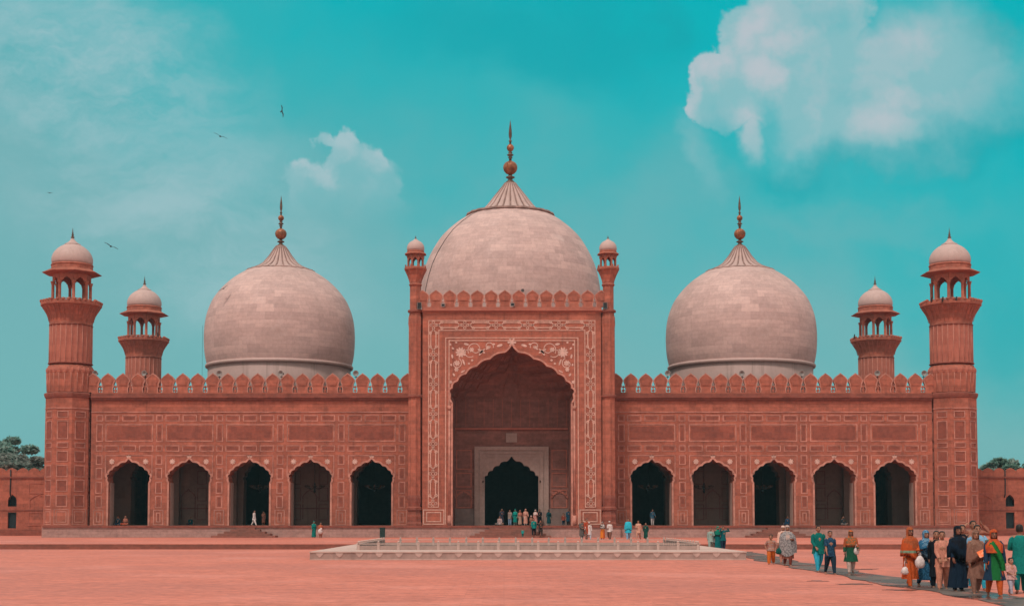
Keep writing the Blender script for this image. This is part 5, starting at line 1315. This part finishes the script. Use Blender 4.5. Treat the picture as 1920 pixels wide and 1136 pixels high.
# --- on the terrace in front of the portal
G3 = 'visitors on the terrace below the portal'
def ter(label, px, head, **k):
    k.setdefault('group', G3); k.setdefault('trs', c(WHITEC)); k.setdefault('legs', random.choice((WALK, WALK2)))
    person(label, px, head, 1011.3, zg=TZ, Y=109.6, fingers=False, **k)
ter('man in a dark grey robe on the terrace, leftmost of those right of the steps', 1091, 973, kam=c((.10, .085, .08)), klen=.2, trs=c((.10, .085, .08)))
ter('dark haired person in rust brown behind the man in white', 1100, 971, kam=c(RUST), klen=.3, trs=c(BROWN))
ter('person in a white outfit and white cap reaching out to the side', 1104.5, 978, kam=c(WHITEC), klen=.30, flare=.15, trs=c((.42, .42, .47)), cap=c(WHITEC), hair=None, arms=((.2, .9, .2, 0), (.1, .15, .2, 0)))
ter('woman in an orange skirt with black top and white scarf', 1130, 977, kam=c((.05, .03, .03), (.60, .17, .02), .86, 'hem'), klen=.12, flare=.14, trs=c(ORANGE), scarf=c((.5, .42, .4), (.05, .04, .04), 9, 'print'), hair=None, female=True)
ter('man in a white shirt, white cap and brown trousers', 1143, 976, kam=c(WHITEC), klen=.44, trs=c(BROWN), baggy=.2, cap=c(WHITEC))
ter('person in a bright cyan shawl and pale blue trousers', 1178, 970.5, kam=c((.02, .34, .46)), klen=.34, flare=.16, trs=c(LBLUE), shawl=c((.03, .38, .50)), shawl_len=.45)
ter('man in a peach tunic and trousers on the terrace', 1197, 974.5, kam=c((.52, .27, .20)), klen=.36, trs=c((.46, .23, .17)))
ter('girl in a dark green dress at the right end of the terrace group', 1211, 979, kam=c((.006, .05, .04)), klen=.10, flare=.12, trs=c((.006, .06, .045)), female=True, hair='long')
def ter2(label, px, head, **k):
    k.setdefault('trs', c(WHITEC)); k.setdefault('legs', STAND)
    person(label, px, head, 1006, zg=TZ, Y=121.5, fingers=False, group='couple walking past the plinth', **k)
ter2('woman in a teal full length robe by the plinth', 588.5, 976.5, kam=c((.004, .14, .12)), klen=.06, flare=.13, trs=c(TEAL), scarf=c((.004, .15, .13)), hair=None, female=True)
ter2('person in orange clothes holding a white bundle by the plinth', 601, 979, kam=c((.42, .10, .045)), klen=.25, flare=.14, trs=c((.36, .11, .06)), hair='short', face=R(30))
# --- on the steps and at the great doorway
G4 = 'visitors at the portal doorway'
def por(label, px, head, Y=130.6, foot=984.7, zg=None, **k):
    k.setdefault('trs', c(BROWN)); k.setdefault('legs', STAND)
    person(label, px, head, foot, zg=FL if zg is None else zg, Y=Y, fingers=False, group=G4, **k)
por('dark clothed person standing in the shade at the left of the doorway', 941, 953, kam=c((.03, .03, .05)), klen=.2)
por('pale clothed person sitting on the floor in front of the doorway', 937, 970, sit=1.5, kam=c((.40, .27, .26)), trs=c(GREY))
por('person in a grey top and pale blue trousers at the doorway', 956, 955, kam=c((.26, .19, .17)), klen=.42, trs=c((.20, .28, .40)))
por('woman in a bright teal scarf at the doorway', 966, 954, kam=c((.006, .22, .19)), klen=.2, trs=c(MINT), scarf=c((.006, .26, .22)), hair=None, female=True)
por('woman in a rust red top and beige skirt at the doorway', 975, 956, Y=129.4, kam=c((.34, .10, .07), (.40, .25, .19), .85, 'hem'), klen=.08, scarf=c((.40, .14, .10)), hair=None, female=True)
por('child in navy between the women at the doorway', 981, 967, kam=c(NAVY), klen=.3, trs=c(NAVY), kid=True)
por('woman in a peach pink robe at the doorway', 985.5, 953.5, kam=c((.56, .26, .20)), klen=.12, scarf=c((.55, .27, .21)), trs=c(WHITEC), hair=None, female=True)
por('woman in a pink dress and white headscarf at the right of the doorway', 1004, 955, kam=c((.55, .24, .21)), klen=.12, scarf=c((.60, .45, .42)), trs=c(PEACH), hair=None, female=True)
por('person in black at the right jamb of the doorway', 1012, 954, Y=131.3, kam=c(BLACK), klen=.2, trs=c(BLACK))
por('child with a pale cap starting down the portal steps', 996, 966, Y=124.2, zg=TZ + .78, kam=c((.17, .08, .055)), klen=.3, cap=c((.5, .33, .3)), kid=True)
por('person in a teal shirt and black trousers walking down the portal steps', 1001, 970.5, Y=122.9, zg=TZ + .06 + .1, kam=c((.006, .17, .155)), klen=.44, trs=c(BLACK), legs=WALK)
por('small child in bright teal at the foot of the portal steps', 980, 990, Y=122.4, zg=TZ + .05, kam=c((.006, .23, .22)), klen=.40, trs=c((.006, .10, .10)), kid=True)
por('man in dark brown walking down the right of the portal steps', 1013.5, 974, Y=122.6, zg=TZ + .1, kam=c((.035, .022, .02)), klen=.36, trs=c((.035, .022, .02)), legs=WALK2)
por('woman in a dark teal robe standing right of the doorway', 1029, 955, kam=c((.006, .05, .06)), klen=.14, scarf=c((.006, .045, .055)), trs=c(MINT), hair=None, female=True)
por('child in red standing near the right niche wall', 1056.5, 961, kam=c((.25, .05, .03)), klen=.4, trs=c(NAVY), kid=True)
por('person in dark blue leaning near the right jamb of the portal', 1066, 953.5, kam=c((.012, .05, .085)), klen=.25, trs=c(BLACK))
# --- inside the side arches
G5 = 'people inside the arcade'
def arc(label, px, head, Y=131.5, **k):
    k.setdefault('legs', STAND); k.setdefault('trs', c(WHITEC)); person(label, px, head, 984.6, zg=FL, Y=Y, fingers=False, group=G5, **k)
arc('man in white striding inside the third arch from the left', 476.5, 955, Y=129.6, kam=c((.62, .52, .50)), klen=.38, flare=.14, trs=c((.62, .52, .50)), legs=((.42, .05), (-.40, .2)), face=R(70))
arc('person in brown standing inside the third arch from the left', 494, 958, kam=c((.14, .05, .035)), klen=.2, trs=c(BROWN))
arc('person in dark blue sitting on the floor of the leftmost arch', 221, 972, Y=130.6, sit=1.5, kam=c((.012, .03, .05)), trs=c(NAVY))
arc('person in rust red sitting on the floor of the leftmost arch', 235, 970, Y=130.2, sit=1.5, kam=c((.26, .085, .06)), trs=c(RUST), scarf=c((.28, .10, .07)), hair=None)
arc('man in a blue checked shirt and white trousers inside the arch right of the portal', 1223.5, 954, kam=c((.02, .12, .18), (.05, .06, .10), 14, 'stripe'), klen=.44, trs=c((.5, .42, .42)))
arc('person in blue sitting inside the third arch right of the portal', 1477, 972, sit=1.5, kam=c((.015, .05, .10)), trs=c(NAVY))
arc('dark clothed person sitting inside the second arch from the right minaret', 1581, 972, sit=1.5, kam=c((.03, .035, .04)), trs=c(GREY))
arc('person in teal sitting inside the second arch from the left minaret', 357, 974, Y=132.5, sit=1.4, kam=c((.008, .07, .08)), trs=c(NAVY))

# fuse every body into one continuous skin
for o, hc, h_, vx in BODIES:
    r_ = o.modifiers.new('fuse', 'REMESH'); r_.mode = 'VOXEL'; r_.voxel_size = vx; r_.use_smooth_shade = True
    sm_ = o.modifiers.new('soften', 'SMOOTH'); sm_.factor = .5; sm_.iterations = 2
dg = bpy.context.evaluated_depsgraph_get()
for o, hc, h_, vx in BODIES:
    me = bpy.data.meshes.new_from_object(o.evaluated_get(dg)); old = o.data; mats = list(old.materials); o.modifiers.clear(); o.data = me
    if len(me.materials) == 0:
        for m_ in mats: me.materials.append(m_)
    bpy.data.meshes.remove(old)
    eyes = [hc + Vector((q * .019, -.050, .008)) * h_ for q in (-1, 1)]; mouth = hc + Vector((0, -.056, -.040)) * h_
    for p in me.polygons:
        if p.center.z < hc.z - .09 * h_: continue
        q = p.center
        if any(abs(q.x - e.x) < .010 * h_ and abs(q.z - e.z) < .0055 * h_ and q.y < hc.y - .02 * h_ for e in eyes): p.material_index = 1
        elif any(abs(q.x - e.x) < .013 * h_ and abs(q.z - e.z - .016 * h_) < .0035 * h_ and q.y < hc.y - .02 * h_ for e in eyes): p.material_index = 1
        elif abs(q.x) < .014 * h_ and abs(q.z - mouth.z) < .005 * h_ and q.y < hc.y - .02 * h_: p.material_index = 2

# --- things people carry
plastic = plain('white_plastic', (.55, .46, .45), .45, .2, 12)
def hand_of(pp, i):
    root, J, s, loc = pp; p = (J['W', i] + J['d', i] * .05) * s; a = root.rotation_euler.z
    return Vector((loc[0] + p.x * cos(a) - p.y * sin(a), loc[1] + p.x * sin(a) + p.y * cos(a), loc[2] + p.z))
def bag(c_, w_, h, mat, label, cat='bag', name='carrier_bag', drop=.12, group=None):
    root = thing(name, label, cat, (c_.x, c_.y, c_.z - drop - h), group)
    m_ = MB(); n = 14; rings = []
    for t_, f in ((0, .35), (.08, .8), (.3, 1), (.6, .92), (.85, .6), (1, .22)):
        rings.append(((c_.x, c_.y, c_.z - drop - h + h * t_), w_ * f))
    for (q, r_) in rings:
        for k in range(n):
            a = 2 * PI * k / n; rr = r_ * (1 + .14 * sin(k * 2.3 + q[2] * 31)); m_.v.append((q[0] + rr * cos(a), q[1] + rr * .7 * sin(a), q[2]))
    for i in range(len(rings) - 1):
        for k in range(n): m_.sm.add(len(m_.f)); m_.f.append([i * n + k, i * n + (k + 1) % n, (i + 1) * n + (k + 1) % n, (i + 1) * n + k])
    m_.f.append(list(range(n))); m_.f.append([5 * n + k for k in range(n)])
    obj('sack', m_, mat, root)
    m_ = MB()
    for q in (-1, 1): m_.tube([(c_.x + q * w_ * .15, c_.y, c_.z - drop), (c_.x + q * w_ * .2, c_.y, c_.z - drop * .4), (c_.x, c_.y, c_.z + .015)], [.012, .010, .010], 6)
    obj('handle', m_, mat, root)
h0 = hand_of(p1, 0); h1 = hand_of(p1, 1)
bag(h0, .12, .22, plastic, 'small white plastic bag hanging from the hand of the woman in orange', drop=.16)
bag(h1 + Vector((.02, -.05, -.02)), .13, .34, plastic, 'larger white plastic bag between the orange and blue women', drop=.05)
bag(hand_of(ps, 0) + Vector((-.10, -.08, .06)), .13, .26, c((.008, .07, .06)), 'dark green handbag at the side of the grey shawled woman', 'handbag', 'handbag', .05)
hl = hand_of(pw_, 1)
m_ = MB(); m_.box(-.19, .19, -.006, .006, -.085, .085); rt = Matrix.Rotation(R(-24), 3, 'Y') @ Matrix.Rotation(R(-25), 3, 'X')
m_.v = [tuple(rt @ Vector(p) + hl + Vector((.02, -.05, .02))) for p in m_.v]
tag(obj('leaflet', m_, c((.85, .20, .08), (.85, .36, .22), 9, 'print'), None, tuple(hl)), 'bright orange leaflet held by the woman in taupe', 'leaflet')
m_ = MB(); x, z = P(1606, 1033, 48.9); m_.ball((x, 48.9, z), (.10, .06, .13), 10, 8); m_.tube([(x - .06, 48.9, z + .1), (x, 48.88, z + .24), (x + .06, 48.9, z + .1)], [.012, .012, .012], 6)
tag(obj('purse', m_, plastic, None, (x, 48.9, z - .13)), 'white purse carried by the woman in the green skirted dress', 'purse')
m_ = MB(); x, z = P(600.5, 996, 121.2); m_.ball((x, 121.2, z), (.20, .14, .24), 10, 8, True); m_.ball((x + .08, 121.15, z + .2), (.10, .1, .12), 8, 6)
tag(obj('bundle', m_, plastic, None, (x, 121.2, z - .2)), 'white bundle held by the person in orange at the plinth', 'bundle')
